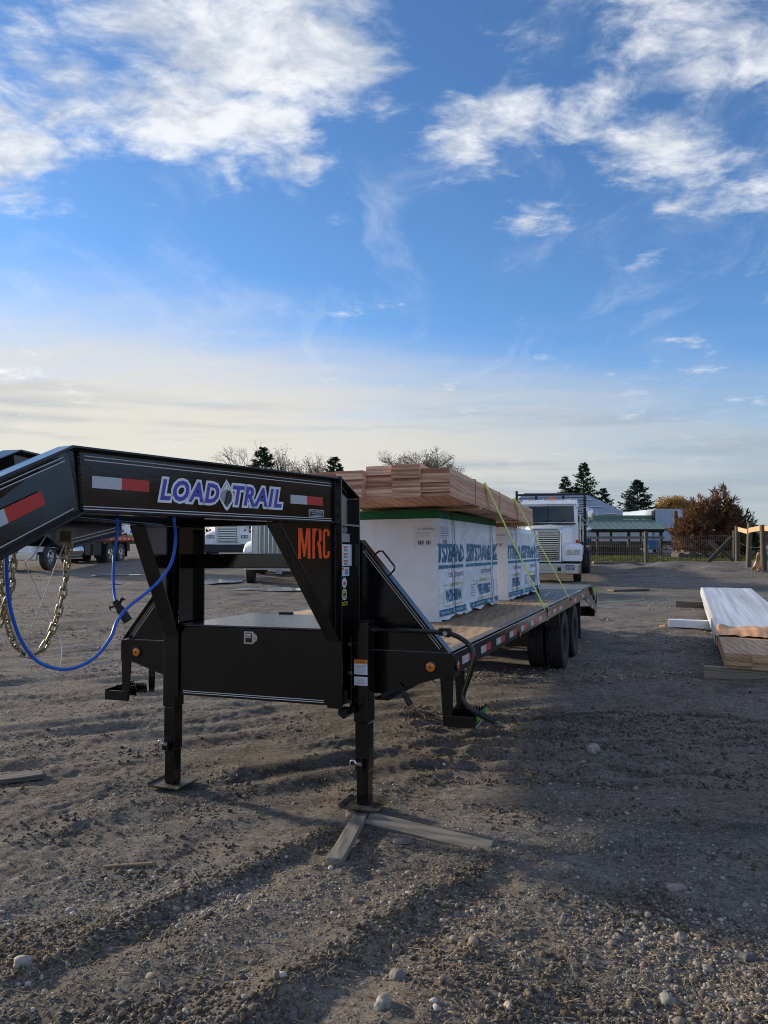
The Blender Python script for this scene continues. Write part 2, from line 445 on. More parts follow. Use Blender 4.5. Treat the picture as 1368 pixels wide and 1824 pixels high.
mat('label_paper', (0.78, 0.78, 0.80), 0.6); mat('band', (0.10, 0.16, 0.14), 0.5); mat('band_red', (0.13, 0.055, 0.045), 0.5)
mat('strap', (0.82, 0.88, 0.12), 0.6, var=0.15, vscale=60, bump=0.0006, bscale=220)
mat('kraft', (0.72, 0.38, 0.17), 0.5, var=0.25, vscale=6, bump=0.003, bscale=12)
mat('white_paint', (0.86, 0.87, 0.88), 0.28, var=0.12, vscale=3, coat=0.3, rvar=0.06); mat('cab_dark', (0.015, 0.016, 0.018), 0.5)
mat('glass', (0.012, 0.022, 0.024), 0.05, var=0.3, vscale=2, spec=0.7, coat=0.5)
mat('lamp_glass', (0.55, 0.56, 0.57), 0.12, 0.3, var=0.4, vscale=30, coat=0.5)
mat('plate_blue', (0.03, 0.07, 0.17), 0.4); mat('grey_deck', (0.22, 0.19, 0.16), 0.8, var=0.4, vscale=6)
mat('roof_green', (0.13, 0.215, 0.165), 0.45, var=0.2, vscale=3); mat('roof_grey', (0.30, 0.34, 0.40), 0.5, var=0.15, vscale=1)
mat('wall_white', (0.62, 0.64, 0.67), 0.6, var=0.1, vscale=1); mat('wall_blue', (0.43, 0.52, 0.62), 0.55, var=0.08, vscale=1)
mat('barrel_blue', (0.02, 0.10, 0.40), 0.4); mat('bin_blue', (0.03, 0.20, 0.38), 0.5); mat('dark_stock', (0.06, 0.052, 0.045), 0.8, var=0.5, vscale=3)
mat('bark', (0.085, 0.068, 0.055), 0.9, var=0.4, vscale=12, bump=0.01, bscale=20); mat('twig', (0.17, 0.145, 0.125), 0.9, var=0.3, vscale=5)
mat('green_strapping', (0.03, 0.36, 0.22), 0.4)
mat('wire', (0.22, 0.22, 0.22), 0.5, 0.7); mat('white_plastic', (0.70, 0.70, 0.71), 0.5, var=0.1)
def leafmat(name, c1, c2, trans=0.25):
    m = bpy.data.materials.new(name); m.use_nodes = True; t = NT(m.node_tree)
    out = t.node('ShaderNodeOutputMaterial'); g = t.node('ShaderNodeNewGeometry')
    c = t.mix(g.outputs['Random Per Island'], (*c1, 1), (*c2, 1))
    a = t.node('ShaderNodeBsdfDiffuse'); b = t.node('ShaderNodeBsdfTranslucent'); mx = t.node('ShaderNodeMixShader')
    t.put(a.inputs[0], c); t.put(b.inputs[0], c); mx.inputs[0].default_value = trans
    t.l.new(a.outputs[0], mx.inputs[1]); t.l.new(b.outputs[0], mx.inputs[2]); t.l.new(mx.outputs[0], out.inputs[0])
    MATS[name] = m
leafmat('needles', (0.018, 0.034, 0.022), (0.050, 0.075, 0.048)); leafmat('needles_blue', (0.020, 0.040, 0.036), (0.055, 0.082, 0.070))
leafmat('rust_leaf', (0.090, 0.046, 0.028), (0.27, 0.150, 0.090)); leafmat('yellow_leaf', (0.36, 0.20, 0.06), (0.50, 0.34, 0.14))
leafmat('green_leaf', (0.022, 0.042, 0.020), (0.060, 0.085, 0.045)); leafmat('dry_leaf', (0.20, 0.15, 0.10), (0.34, 0.27, 0.19))
leafmat('tan_leaf', (0.20, 0.135, 0.080), (0.40, 0.29, 0.18), 0.1); leafmat('hedge_leaf', (0.045, 0.036, 0.024), (0.115, 0.088, 0.058)); leafmat('grass_blade', (0.055, 0.080, 0.022), (0.16, 0.16, 0.060)); leafmat('straw', (0.22, 0.16, 0.09), (0.46, 0.37, 0.24), 0.05)

# ------------------------------------------------------------------ trailer frame: X to its right in the picture, Y to its rear, Z up; it stands nose-high
TH = R(21.0)
_a = Vector((math.cos(TH), -math.sin(TH), 0.0135)).normalized()
_b = Vector((math.sin(TH), math.cos(TH), -0.0139)); _b = (_b - _a * _b.dot(_a)).normalized()
_c = _a.cross(_b)
T = Matrix(((_a.x, _b.x, _c.x, -0.872), (_a.y, _b.y, _c.y, 4.848), (_a.z, _b.z, _c.z, 0.0042), (0, 0, 0, 1)))
def W(x, y, z): return T @ Vector((x, y, z))

# ------------------------------------------------------------------ ground
def line_co(x, y, p0, p1):
    dx, dy = p1[0] - p0[0], p1[1] - p0[1]; L = math.hypot(dx, dy); dx /= L; dy /= L
    t = (x - p0[0]) * dx + (y - p0[1]) * dy; s = (x - p0[0]) * dy - (y - p0[1]) * dx     # s > 0 to the right of the line
    return t, s, L
def ground_base(x, y):
    sl = 0.016 + 0.008 * smooth(2, -8, x)
    yy = np.clip(y - 10, 0, 34)
    return sl * (np.sqrt(yy * yy + 9) - 3)
FEET = [W(0.73, 0.185, 0), W(-0.73, 0.185, 0)]
TYRES = [W(sx * 1.03, yy, 0) for sx in (-1, 1) for yy in (6.0, 7.15)]
def H(x, y):
    x = np.asarray(x, float); y = np.asarray(y, float)
    h = 0.030 * pn(x / 2.3, y / 2.1, 1) + 0.016 * pn(x / 0.8, y / 0.75, 2)
    near = smooth(22, 9, y)
    h += near * (0.0085 * pn(x / 0.31, y / 0.28, 3))
    m = 0.6 + 0.8 * np.clip(pn(x / 1.3, y / 1.1, 9), -0.5, 1)
    h += smooth(9, 14, y) * smooth(45, 30, y) * (0.022 * pn(x / 0.7, y / 0.9, 14) + 0.018 * pn(x / 0.33, y / 0.42, 15))
    h += smooth(14, 6, y) * m * (0.0075 * pn(x / 0.13, y / 0.12, 4) + 0.0080 * pn(x / 0.066, y / 0.062, 5) + 0.0045 * pn(x / 0.037, y / 0.035, 6))
    # long ridges thrown up beside wheel ruts
    for (p0, p1, A, wd, sd) in (((-1.50, 2.99), (-0.30, 4.50), 0.030, 0.10, 21), ((-0.62, 2.62), (0.60, 4.05), 0.026, 0.12, 22), ((0.15, 2.35), (1.35, 3.75), 0.018, 0.15, 25),
                                ((-2.7, 3.6), (-1.1, 5.6), 0.016, 0.16, 23), ((1.2, 2.5), (2.6, 4.3), 0.014, 0.14, 24)):
        t, s, L = line_co(x, y, p0, p1)
        s = s + 0.05 * pn(t / 0.5, t * 0 + sd, sd) + 0.012 * pn(t / 0.09, t * 0 + 3, sd)
        env = smooth(-0.25, 0.15, t) * smooth(L + 0.3, L - 0.2, t) * (0.65 + 0.5 * pn(t / 0.23, s / 0.3, sd + 1))
        h += A * env * np.exp(-(s / wd) ** 2 * np.where(s > 0, 4.0, 0.8)) - 0.75 * A * env * np.exp(-((s - 0.17) / 0.13) ** 2)
    t, s, L = line_co(x, y, (-1.5, 2.6), (-0.1, 4.4))
    h += smooth(6.2, 5.0, y) * 0.011 * np.sin(s * 2 * math.pi / 0.52 + 0.9 * pn(x / 0.9, y / 0.9, 35)) * (0.55 + 0.9 * pn(x / 0.8, y / 0.9, 36))
    # tread marks running across, right of the trailer
    yy = y + 0.05 * pn(x / 0.7, y / 0.9, 31) + 0.10 * (x - 1.5)
    env = smooth(0.1, 0.5, x) * smooth(3.6, 2.6, x) * smooth(5.3, 5.6, yy) * smooth(7.5, 7.1, yy)
    h += env * 0.052 * (np.sin(yy * 2 * math.pi / 0.30) * (0.55 + 0.6 * pn(x / 0.35, yy / 0.3, 32)) + 0.35 * pn(x / 0.16, yy / 0.1, 33))
    yy = y + 0.09 * pn(x / 1.1, y / 1.3, 37) + 0.16 * (x - 3)
    env = smooth(1.6, 2.6, x) * smooth(7.6, 6.0, x) * smooth(7.4, 8.0, yy) * smooth(13.5, 12, yy)
    h += env * 0.040 * (np.sin(yy * 2 * math.pi / 0.46) * (0.5 + 0.7 * pn(x / 0.5, yy / 0.4, 38)) + 0.4 * pn(x / 0.2, yy / 0.16, 39))
    # sweeping old tracks on the left
    t, s, L = line_co(x, y, (-6, 7.0), (1.0, 10.5))
    h += smooth(4.6, 5.6, y) * smooth(19, 12, y) * 0.024 * np.sin(s * 2 * math.pi / 0.46 + 0.8 * pn(x / 1.4, y / 1.1, 41)) * (0.5 + pn(x / 1.1, y / 0.8, 42))
    # beaten flat where feet and tyres stand
    k = np.zeros_like(h)
    for p in FEET: k = np.maximum(k, smooth(0.42, 0.2, np.hypot(x - p.x, y - p.y)))
    for p in TYRES: k = np.maximum(k, smooth(0.9, 0.45, np.hypot(x - p.x, y - p.y)))
    h = h * (1 - 0.92 * k)
    # rough heaps at the far edge of the yard
    h += 0.30 * smooth(27, 33, y) * smooth(44, 36, y) * smooth(7, 12, x) * np.clip(0.35 + pn(x / 1.8, y / 1.5, 51), 0, 1) * 0.85
    h += 0.16 * smooth(21, 24, y) * smooth(34, 29, y) * smooth(-2, -4, x) * np.clip(pn(x / 1.5, y / 1.6, 52), 0, 1)
    return ground_base(x, y) + h
def Hs(x, y): return float(H(np.array([x]), np.array([y]))[0])

def spaced(segs):
    """coordinates with steps that change from one stretch to the next"""
    out = [segs[0][0]]
    for (a, b, s0, s1) in segs:
        p = a
        while p < b - 1e-6:
            st = s0 + (s1 - s0) * (p - a) / (b - a); p = min(b, p + st); out.append(p)
    return np.array(out)
gy = spaced([(-30, 1.8, 4, 0.3), (1.8, 7.8, 0.016, 0.028), (7.8, 20, 0.03, 0.16), (20, 60, 0.16, 1.2), (60, 900, 2, 80)])
gx = spaced([(-500, -24, 60, 1.5), (-24, -4.2, 1.2, 0.10), (-4.2, 4.8, 0.020, 0.020), (4.8, 26, 0.10, 0.9), (26, 500, 2, 60)])
GX, GY = np.meshgrid(gx, gy); nx, ny = len(gx), len(gy)
gv = np.stack([GX.ravel(), GY.ravel(), H(GX.ravel(), GY.ravel())], 1)
ii = (np.arange(ny - 1)[:, None] * nx + np.arange(nx - 1)[None, :]).ravel()
gf = np.stack([ii, ii + 1, ii + nx + 1, ii + nx], 1)

def ground_mat():
    m = bpy.data.materials.new('yard_dirt'); m.use_nodes = True; t = NT(m.node_tree)
    out = t.node('ShaderNodeOutputMaterial'); b = t.node('ShaderNodeBsdfPrincipled'); t.l.new(b.outputs[0], out.inputs[0])
    tc = t.node('ShaderNodeTexCoord'); v = tc.outputs['Object']
    big = t.noise(v, 0.45, 5, 0.6); mid = t.noise(v, 2.7, 6, 0.65); fine = t.noise(v, 26, 8, 0.78); grit = t.noise(v, 95, 5, 0.75)
    vor = t.node('ShaderNodeTexVoronoi'); t.put(vor.inputs['Vector'], v); vor.inputs['Scale'].default_value = 62; vor.inputs['Randomness'].default_value = 1.0
    brown = (0.238, 0.186, 0.140, 1); grey = (0.252, 0.233, 0.208, 1); dark = (0.046, 0.041, 0.037, 1); rust = (0.31, 0.19, 0.105, 1); ash = (0.44, 0.41, 0.37, 1)
    c = t.mix(t.rng(t.math('ADD', t.math('MULTIPLY', big, 0.6), t.math('MULTIPLY', mid, 0.4)), 0.40, 0.62, 0, 1, True), grey, brown)
    rn = t.noise(t.map(v, (1, 1.6, 1), (7, 3, 0)), 1.5, 5, 0.65)
    c = t.mix(t.rng(rn, 0.60, 0.78, 0, 0.6, True), c, rust)
    dn = t.noise(t.map(v, (0.7, 1.7, 1), (3, 9, 0)), 1.1, 8, 0.72)
    c = t.mix(t.rng(dn, 0.47, 0.66, 0, 0.85, True), c, dark)
    c = t.mix(t.rng(fine, 0.40, 0.56, 0.0, 1.0), t.mix(0.72, c, dark), c)
    m2 = t.noise(t.map(v, (1.0, 2.2, 1), (1.3, 0.7, 0)), 6.0, 7, 0.72)
    c = t.mix(t.rng(m2, 0.50, 0.72, 0, 0.65, True), c, dark)
    c = t.mix(t.rng(m2, 0.44, 0.30, 0, 0.40, True), c, ash)
    # small stones set in the dirt
    stone = t.math('MULTIPLY', t.rng(vor.outputs['Distance'], 0.18, 0.34, 1, 0, True), t.rng(t.noise(v, 5, 4, 0.6), 0.42, 0.62, 0, 1, True))
    sc_ = t.node('ShaderNodeSeparateColor'); t.put(sc_.inputs[0], vor.outputs['Color'])
    scol = t.ramp(sc_.outputs[0], [(0.0, (0.12, 0.108, 0.096)), (0.5, (0.27, 0.245, 0.215)), (0.85, (0.40, 0.37, 0.33)), (1.0, (0.55, 0.52, 0.47))])
    c = t.mix(t.math('MULTIPLY', stone, 0.85), c, scol)
    c = t.mix(t.rng(grit, 0.53, 0.66, 0, 0.85), c, ash)
    t.put(b.inputs['Base Color'], c)
    t.put(b.inputs['Roughness'], t.rng(dn, 0.45, 0.75, 0.95, 0.78)); b.inputs['Specular IOR Level'].default_value = 0.15
    hgt = t.math('ADD', t.math('MULTIPLY', fine, 1.0), t.math('ADD', t.math('MULTIPLY', grit, 0.35), t.math('MULTIPLY', stone, 0.35)))
    bn = t.node('ShaderNodeBump'); bn.inputs['Distance'].default_value = 0.020; bn.inputs['Strength'].default_value = 1.0
    t.put(bn.inputs['Height'], hgt); t.l.new(bn.outputs[0], b.inputs['Normal'])
    MATS['yard_dirt'] = m
    return m
ground = fast_mesh('ground', gv, gf, ground_mat(), smooth=True)
tag(ground, 'rutted brown and grey dirt of the lumber yard', kind='structure')

def islandmat(name, stops, rough=0.8, bump=0.002):
    m = bpy.data.materials.new(name); m.use_nodes = True; t = NT(m.node_tree)
    out = t.node('ShaderNodeOutputMaterial'); b = t.node('ShaderNodeBsdfPrincipled'); t.l.new(b.outputs[0], out.inputs[0])
    g = t.node('ShaderNodeNewGeometry'); tc = t.node('ShaderNodeTexCoord')
    n = t.noise(tc.outputs['Object'], 60, 4, 0.6)
    c = t.ramp(g.outputs['Random Per Island'], stops)
    c = t.mix(t.rng(n, 0.3, 0.7, 0, 0.30), c, (0.13, 0.105, 0.08, 1))
    t.put(b.inputs['Base Color'], c); b.inputs['Roughness'].default_value = rough; b.inputs['Specular IOR Level'].default_value = 0.18
    bn = t.node('ShaderNodeBump'); bn.inputs['Distance'].default_value = bump; t.put(bn.inputs['Height'], n); t.l.new(bn.outputs[0], b.inputs['Normal'])
    MATS[name] = m
    return m
islandmat('pebble', [(0.0, (0.085, 0.075, 0.066)), (0.25, (0.17, 0.148, 0.125)), (0.5, (0.28, 0.245, 0.20)), (0.66, (0.30, 0.21, 0.16)), (0.72, (0.33, 0.30, 0.26)), (0.9, (0.40, 0.37, 0.325)), (1.0, (0.56, 0.53, 0.48))])
islandmat('clod', [(0.0, (0.050, 0.042, 0.035)), (0.6, (0.11, 0.086, 0.066)), (1.0, (0.19, 0.15, 0.11))], 0.95, 0.004)
def ico(sub):
    bm = bmesh.new(); bmesh.ops.create_icosphere(bm, subdivisions=sub, radius=1.0)
    v = np.array([x.co[:] for x in bm.verts]); f = np.array([[q.index for q in x.verts] for x in bm.faces]); bm.free(); return v, f
def scatter(name, x, y, size, sub, material, flat=0.6, sink=0.35, jag=0.18, seed=1):
    """stones, clods: n bodies of the given sizes joined into one mesh"""
    r = np.random.default_rng(seed); bv, bf = ico(sub); n = len(x); k = len(bv)
    v = np.repeat(bv[None], n, 0) * (1 + jag * r.uniform(-1, 1, (n, k, 1)))
    sc_ = np.stack([np.ones(n), r.uniform(0.6, 1.0, n), r.uniform(flat * 0.7, flat * 1.25, n)], 1) * size[:, None]
    v *= sc_[:, None, :]
    ti = r.normal(0, 0.28, n); a = r.uniform(0, 2 * math.pi, n)
    c, s = np.cos(ti)[:, None], np.sin(ti)[:, None]
    v = np.stack([v[..., 0] * c - v[..., 2] * s, v[..., 1], v[..., 0] * s + v[..., 2] * c], -1)
    c, s = np.cos(a)[:, None], np.sin(a)[:, None]
    v = np.stack([v[..., 0] * c - v[..., 1] * s, v[..., 0] * s + v[..., 1] * c, v[..., 2]], -1)
    z = H(x, y) + sc_[:, 2] * (1 - 2 * sink) * 0.8
    v += np.stack([x, y, z], 1)[:, None, :]
    f = (bf[None] + (np.arange(n) * k)[:, None, None]).reshape(-1, 3)
    o = fast_mesh(name, v.reshape(-1, 3), f, material, smooth=True)
    return o
def wedge(n, y0, y1, seed, pw=1.0, dens=None):
    r = np.random.default_rng(seed); xs, ys = [], []
    tot = 0
    while tot < n:
        u = r.uniform(0, 1, n); y = (y0 ** -pw + u * (y1 ** -pw - y0 ** -pw)) ** (-1 / pw)
        x = r.uniform(-1, 1, n) * (0.56 * y + 0.9)
        if dens is not None:
            k = r.uniform(0, 1, n) < dens(x, y); x = x[k]; y = y[k]
        xs.append(x); ys.append(y); tot += len(x)
    return np.concatenate(xs)[:n], np.concatenate(ys)[:n]
def clear_of(x, y):
    k = np.ones(len(x), bool)
    for p in FEET: k &= np.hypot(x - p.x, y - p.y) > 0.17
    return k
dn1 = lambda x, y: np.clip(0.34 + 0.65 * pn(x / 0.9, y / 0.8, 61) + 0.40 * smooth(-0.3, 1.6, x) * smooth(4.2, 2.6, y), 0.05, 1)
px_, py_ = wedge(52000, 2.2, 9.5, 3, 0.9, dn1); k = clear_of(px_, py_); px_, py_ = px_[k], py_[k]
rs = np.random.default_rng(5)
tag(scatter('gravel', px_, py_, np.clip(rs.lognormal(math.log(0.0045), 0.42, len(px_)), 0.0022, 0.012), 1, MATS['pebble'], 0.65, 0.44, 0.30, 2),
    'fine gravel strewn over the dirt of the yard', 'gravel', kind='stuff')
px_, py_ = wedge(3200, 2.2, 8.5, 8, 0.9, lambda x, y: np.clip(dn1(x, y) ** 2.2, 0.01, 1)); k = clear_of(px_, py_); px_, py_ = px_[k], py_[k]
tag(scatter('pebbles', px_, py_, np.clip(rs.lognormal(math.log(0.0108), 0.38, len(px_)), 0.006, 0.028), 2, MATS['pebble'], 0.55, 0.46, 0.15, 6),
    'rounded grey pebbles lying among the gravel', 'pebbles', kind='stuff')
px_, py_ = wedge(9000, 9.0, 32, 13, 0.8, lambda x, y: np.clip(0.25 + 0.8 * pn(x / 2, y / 2, 63), 0.04, 1))
tag(scatter('far_gravel', px_, py_, np.clip(rs.lognormal(math.log(0.016), 0.40, len(px_)), 0.008, 0.038), 1, MATS['pebble'], 0.5, 0.42, 0.2, 7),
    'coarser gravel farther off across the yard', 'gravel', kind='stuff')
# clods along the ridges and tread marks
cx_, cy_ = [], []
r_ = np.random.default_rng(17)
for (p0, p1, n) in (((-1.50, 2.99), (-0.30, 4.50), 900), ((-0.62, 2.62), (0.60, 4.05), 800), ((0.15, 2.35), (1.35, 3.75), 500), ((1.2, 2.5), (2.6, 4.3), 500)):
    t_ = r_.uniform(0, 1, n); cx_.append(p0[0] + t_ * (p1[0] - p0[0]) + r_.normal(0, 0.05, n)); cy_.append(p0[1] + t_ * (p1[1] - p0[1]) + r_.normal(0, 0.05, n))
cx_.append(r_.uniform(0.2, 3.6, 8000)); q_ = r_.integers(0, 9, 8000); cy_.append(5.35 + q_ * 0.27 + r_.normal(0, 0.05, 8000) - 0.10 * (cx_[-1] - 1.5))
u_, w_ = wedge(9000, 2.3, 12, 19, 0.9, lambda x, y: np.clip(pn(x / 0.8, y / 0.5, 71) * 1.6, 0, 1)); cx_.append(u_); cy_.append(w_)
cx_ = np.concatenate(cx_); cy_ = np.concatenate(cy_); k = clear_of(cx_, cy_); cx_, cy_ = cx_[k], cy_[k]
tag(scatter('dirt_clods', cx_, cy_, np.clip(r_.lognormal(math.log(0.0075), 0.45, len(cx_)), 0.0035, 0.022), 1, MATS['clod'], 0.7, 0.42, 0.42, 9),
    'crumbled dark clods thrown up along the ruts', 'dirt', kind='stuff')
# chips and straw
def litter(n, seed, y0=2.2, y1=11, k0=1.0):
    x, y = wedge(n, y0, y1, seed, 0.9, lambda x, y: np.clip(0.35 + 0.9 * pn(x / 1.1, y / 0.9, 81), 0.03, 1))
    r = np.random.default_rng(seed + 1); k = clear_of(x, y); x, y = x[k], y[k]; n = len(x)
    L = r.lognormal(math.log(0.018), 0.55, n) * k0; w = r.uniform(0.0008, 0.0022, n) * k0; a = r.uniform(0, math.pi, n); e = r.normal(0, 0.18, n)
    d = np.stack([np.cos(a) * np.cos(e), np.sin(a) * np.cos(e), np.sin(e)], 1); s = np.stack([-np.sin(a), np.cos(a), np.zeros(n)], 1); u = np.cross(d, s)
    c = np.stack([x, y, H(x, y) + 0.004 + np.abs(d[:, 2]) * L * 0.5], 1)
    corners = []
    for i in (-1, 1):
        for (p, q) in ((-1, -1), (1, -1), (1, 1), (-1, 1)):
            corners.append(c + d * (L * i / 2)[:, None] + s * (w * p)[:, None] + u * (w * 0.6 * q)[:, None])
    v = np.stack(corners, 1).reshape(-1, 3)
    q = np.array([[0, 1, 5, 4], [1, 2, 6, 5], [2, 3, 7, 6], [3, 0, 4, 7], [3, 2, 1, 0], [4, 5, 6, 7]])
    f = (q[None] + (np.arange(n) * 8)[:, None, None]).reshape(-1, 4)
    return fast_mesh('straw_litter', v, f, MATS['straw'])
tag(litter(9000, 91), 'dry straw and wood splinters scattered on the dirt', 'straw', kind='stuff')
tag(litter(2200, 95, 9, 34, 2.2), 'larger wood chips and splinters farther off across the yard', 'wood chips', kind='stuff')

# ------------------------------------------------------------------ the black gooseneck flatbed trailer
M_ = MATS
BLK = M_['black_paint']
tr = thing('gooseneck_trailer', 'black gooseneck flatbed trailer standing on two jacks with a wooden deck', 'trailer', M=T)
B0 = Vector((0.61, 0.0, 1.822)); B1 = Vector((0.17, -1.70, 1.822)); B2 = Vector((0.17, -2.95, 1.822 - 1.25 * math.tan(R(24.5))))
HB = 0.29; FW = 0.052; FT = 0.013
def mir(p, s): return Vector((p[0] * s, p[1], p[2]))
nd = Vector((B0.x - B1.x, B0.y - B1.y, 0)); NL = nd.length; nd.normalize(); nn = Vector((-nd.y, nd.x, 0)) * -1   # along the near beam, and out of its web
def on_web(t, z, off=0.0065):                       # right-hand face of the level part of the near beam
    p = Vector((B1.x, B1.y, 0)) + nd * t + nn * off
    return (p.x, p.y, z)
sl_d = (B1 - B2).normalized(); sl_u = Vector((1, 0, 0)).cross(sl_d).normalized()
if sl_u.z < 0: sl_u = -sl_u
def on_slope(t, h, off=0.0065):                     # t back from the bend down the slope, h up from its lower edge
    p = B1 - sl_d * t + sl_u * h; return (p.x + off, p.y, p.z)
beams = []
for s in (1, -1):
    P = [mir(B0, s), mir(B1, s), mir(B2, s)]
    web = MB().sweep(P, [(-0.005, FT), (0.005, FT), (0.005, HB - FT), (-0.005, HB - FT)]).build('neck_beam', BLK, tr)
    beams.append(web)
    MB().sweep(P, [(-FW, HB - FT), (FW, HB - FT), (FW, HB), (-FW, HB)]).build('top_flange', BLK, web, bevel=0.004)
    MB().sweep(P, [(-FW, 0), (FW, 0), (FW, FT), (-FW, FT)]).build('bottom_flange', BLK, web, bevel=0.004)
nb = beams[0]
# weld bead at the bend
wb = MB()
for i in range(22):
    q = B1 + Vector((0, 0.02 - 0.05 * 0, 0)) ; h = 0.02 + i * 0.0118
    q = Vector((B1.x + 0.007, B1.y - 0.02 + 0.028 * (1 - i / 21) + random.uniform(-.001, .001) - 0.0 , 1.822 + h))
    wb.cyl(q - Vector((0, 0.006, 0)), q + Vector((0.004, 0.006, 0)), 0.006, 6)
wb.build('weld_bead', M_['black_satin'], nb, smooth=60)
# pinstripes on the near beam
ps = MB()
def strip_web(t0, t1, z, h=0.004):
    ps.add([on_web(t0, z, 0.0062), on_web(t1, z, 0.0062), on_web(t1, z + h, 0.0062), on_web(t0, z + h, 0.0062)], [(0, 1, 2, 3)])
def strip_slope(t0, t1, z, h=0.004):
    ps.add([on_slope(t1, z, 0.0062), on_slope(t0, z, 0.0062), on_slope(t0, z + h, 0.0062), on_slope(t1, z + h, 0.0062)], [(0, 1, 2, 3)])
for z in (2.075, 2.058): strip_web(0.02, NL - 0.03, z)
for z in (1.852, 1.840): strip_web(0.02, NL - 0.03, z)
for z in (0.253, 0.236): strip_slope(-0.01, 1.2, z)
for z in (0.030,): strip_slope(0.02, 1.2, z)
ps.build('pinstripes', M_['pinstripe'], nb)
# reflective tape
def quad(mb, fn, t0, t1, z0, z1):
    mb.add([fn(t0, z0), fn(t1, z0), fn(t1, z1), fn(t0, z1)], [(0, 1, 2, 3)])
def tape(fn, t0, t1, z0, z1, parent):
    tm = (t0 + t1) / 2
    a = MB(); quad(a, fn, t0, tm, z0, z1); a.build('reflective_tape', M_['tape_white'], parent)['label'] = 'white half of reflective tape'
    b = MB(); quad(b, fn, tm, t1, z0, z1); b.build('reflective_tape', M_['tape_red'], parent)['label'] = 'red half of reflective tape'
tape(on_web, 0.06, 0.362, 1.938, 1.992, nb); tape(on_web, 1.350, 1.643, 1.932, 1.984, nb)
tape(lambda t, z: on_slope(0.56 - t, z), 0.0, 0.40, 0.105, 0.165, nb)
# LOAD TRAIL lettering with a white border, and the road emblem
def lettering(body, t0, t1, z0, z1, fn, col, parent, bold=0.030, border=0.125, sh=0.22, name='lettering', bcol='decal_white', space=1.0):
    base = text2d(body, 1.0, bold, sh, space); xs = [v[0] for v in base[0]]; ys = [v[1] for v in base[0]]
    ax, bx, ay, by = min(xs), max(xs), min(ys), max(ys)
    tf = lambda v: (t0 + (v[0] - ax) / (bx - ax) * (t1 - t0), z0 + (v[1] - ay) / (by - ay) * (z1 - z0))
    if border:
        ou = text2d(body, 1.0, border, sh, space)
        MB().add([fn(*tf(v), 0.0070) for v in ou[0]], ou[1]).build(name + '_border', M_[bcol], parent)
    return MB().add([fn(*tf(v), 0.0088) for v in base[0]], base[1]).build(name, M_[col], parent)
lettering('LOAD', 0.425, 0.800, 1.903, 2.008, on_web, 'purple', nb, space=1.14)
lettering('TRAIL', 0.895, 1.275, 1.903, 2.008, on_web, 'purple', nb, space=1.14)
def poly_on(fn, pts, off, name, m, parent):
    return MB().add([fn(a, b, off) for a, b in pts], [tuple(range(len(pts)))]).build(name, M_[m], parent, fix=False)
em = [(0.797, 1.955), (0.830, 2.010), (0.848, 2.036), (0.868, 2.014), (0.900, 1.962), (0.900, 1.925), (0.868, 1.880), (0.852, 1.868), (0.835, 1.880), (0.797, 1.935)]
poly_on(on_web, em, 0.0098, 'emblem_border', 'decal_white', nb)
e2 = [(0.806, 1.953), (0.834, 2.000), (0.848, 2.022), (0.864, 2.000), (0.890, 1.958), (0.890, 1.928), (0.852, 1.884), (0.806, 1.936)]
poly_on(on_web, e2, 0.0104, 'emblem', 'decal_grey', nb)
poly_on(on_web, [(0.822, 1.972), (0.848, 2.014), (0.876, 1.972), (0.852, 1.984)], 0.0110, 'emblem_peak', 'decal_white', nb)
poly_on(on_web, [(0.832, 1.905), (0.852, 1.890), (0.882, 1.922), (0.886, 1.950), (0.872, 1.978), (0.850, 1.972), (0.842, 1.948)], 0.0112, 'emblem_road', 'decal_dark', nb)
rd = MB()
for a, b in (((0.851, 1.900), (0.855, 1.910)), ((0.857, 1.918), (0.861, 1.928)), ((0.863, 1.936), (0.866, 1.946)), ((0.866, 1.953), (0.867, 1.961))):
    rd.add([on_web(a[0] - .0015, a[1], 0.0116), on_web(a[0] + .0015, a[1], 0.0116), on_web(b[0] + .0015, b[1], 0.0116), on_web(b[0] - .0015, b[1], 0.0116)], [(0, 1, 2, 3)])
rd.build('emblem_road_dashes', M_['decal_yellow'], nb)
# small dealer plate near the post
pl = MB(); quad(pl, lambda t, z: on_web(t, z, 0.0068), 1.512, 1.650, 1.862, 1.905); pl.build('dealer_sticker', M_['decal_white'], nb)
pl = MB(); quad(pl, lambda t, z: on_web(t, z, 0.0074), 1.516, 1.646, 1.8655, 1.9015); pl.build('dealer_sticker_field', M_['decal_dark'], nb)
lettering('STEEL & TRAILER SALES', 1.524, 1.638, 1.888, 1.897, on_web, 'decal_white', nb, 0.01, 0, 0, 'dealer_sticker_lettering')
lettering('WWW.TRAILERSALES.COM', 1.534, 1.628, 1.877, 1.882, on_web, 'decal_white', nb, 0.01, 0, 0, 'dealer_sticker_lettering')
lettering('1-800-555-0142', 1.544, 1.618, 1.868, 1.873, on_web, 'decal_white', nb, 0.01, 0, 0, 'dealer_sticker_lettering')

# coupler at the front end and tie between the two beams
MB().box(-0.222, 0.222, -2.99, -2.80, 1.24, 1.56).build('coupler_head', BLK, tr, bevel=0.006)
MB().box(-0.06, 0.06, -2.955, -2.835, 0.80, 1.70).build('coupler_tube', BLK, tr, bevel=0.006)
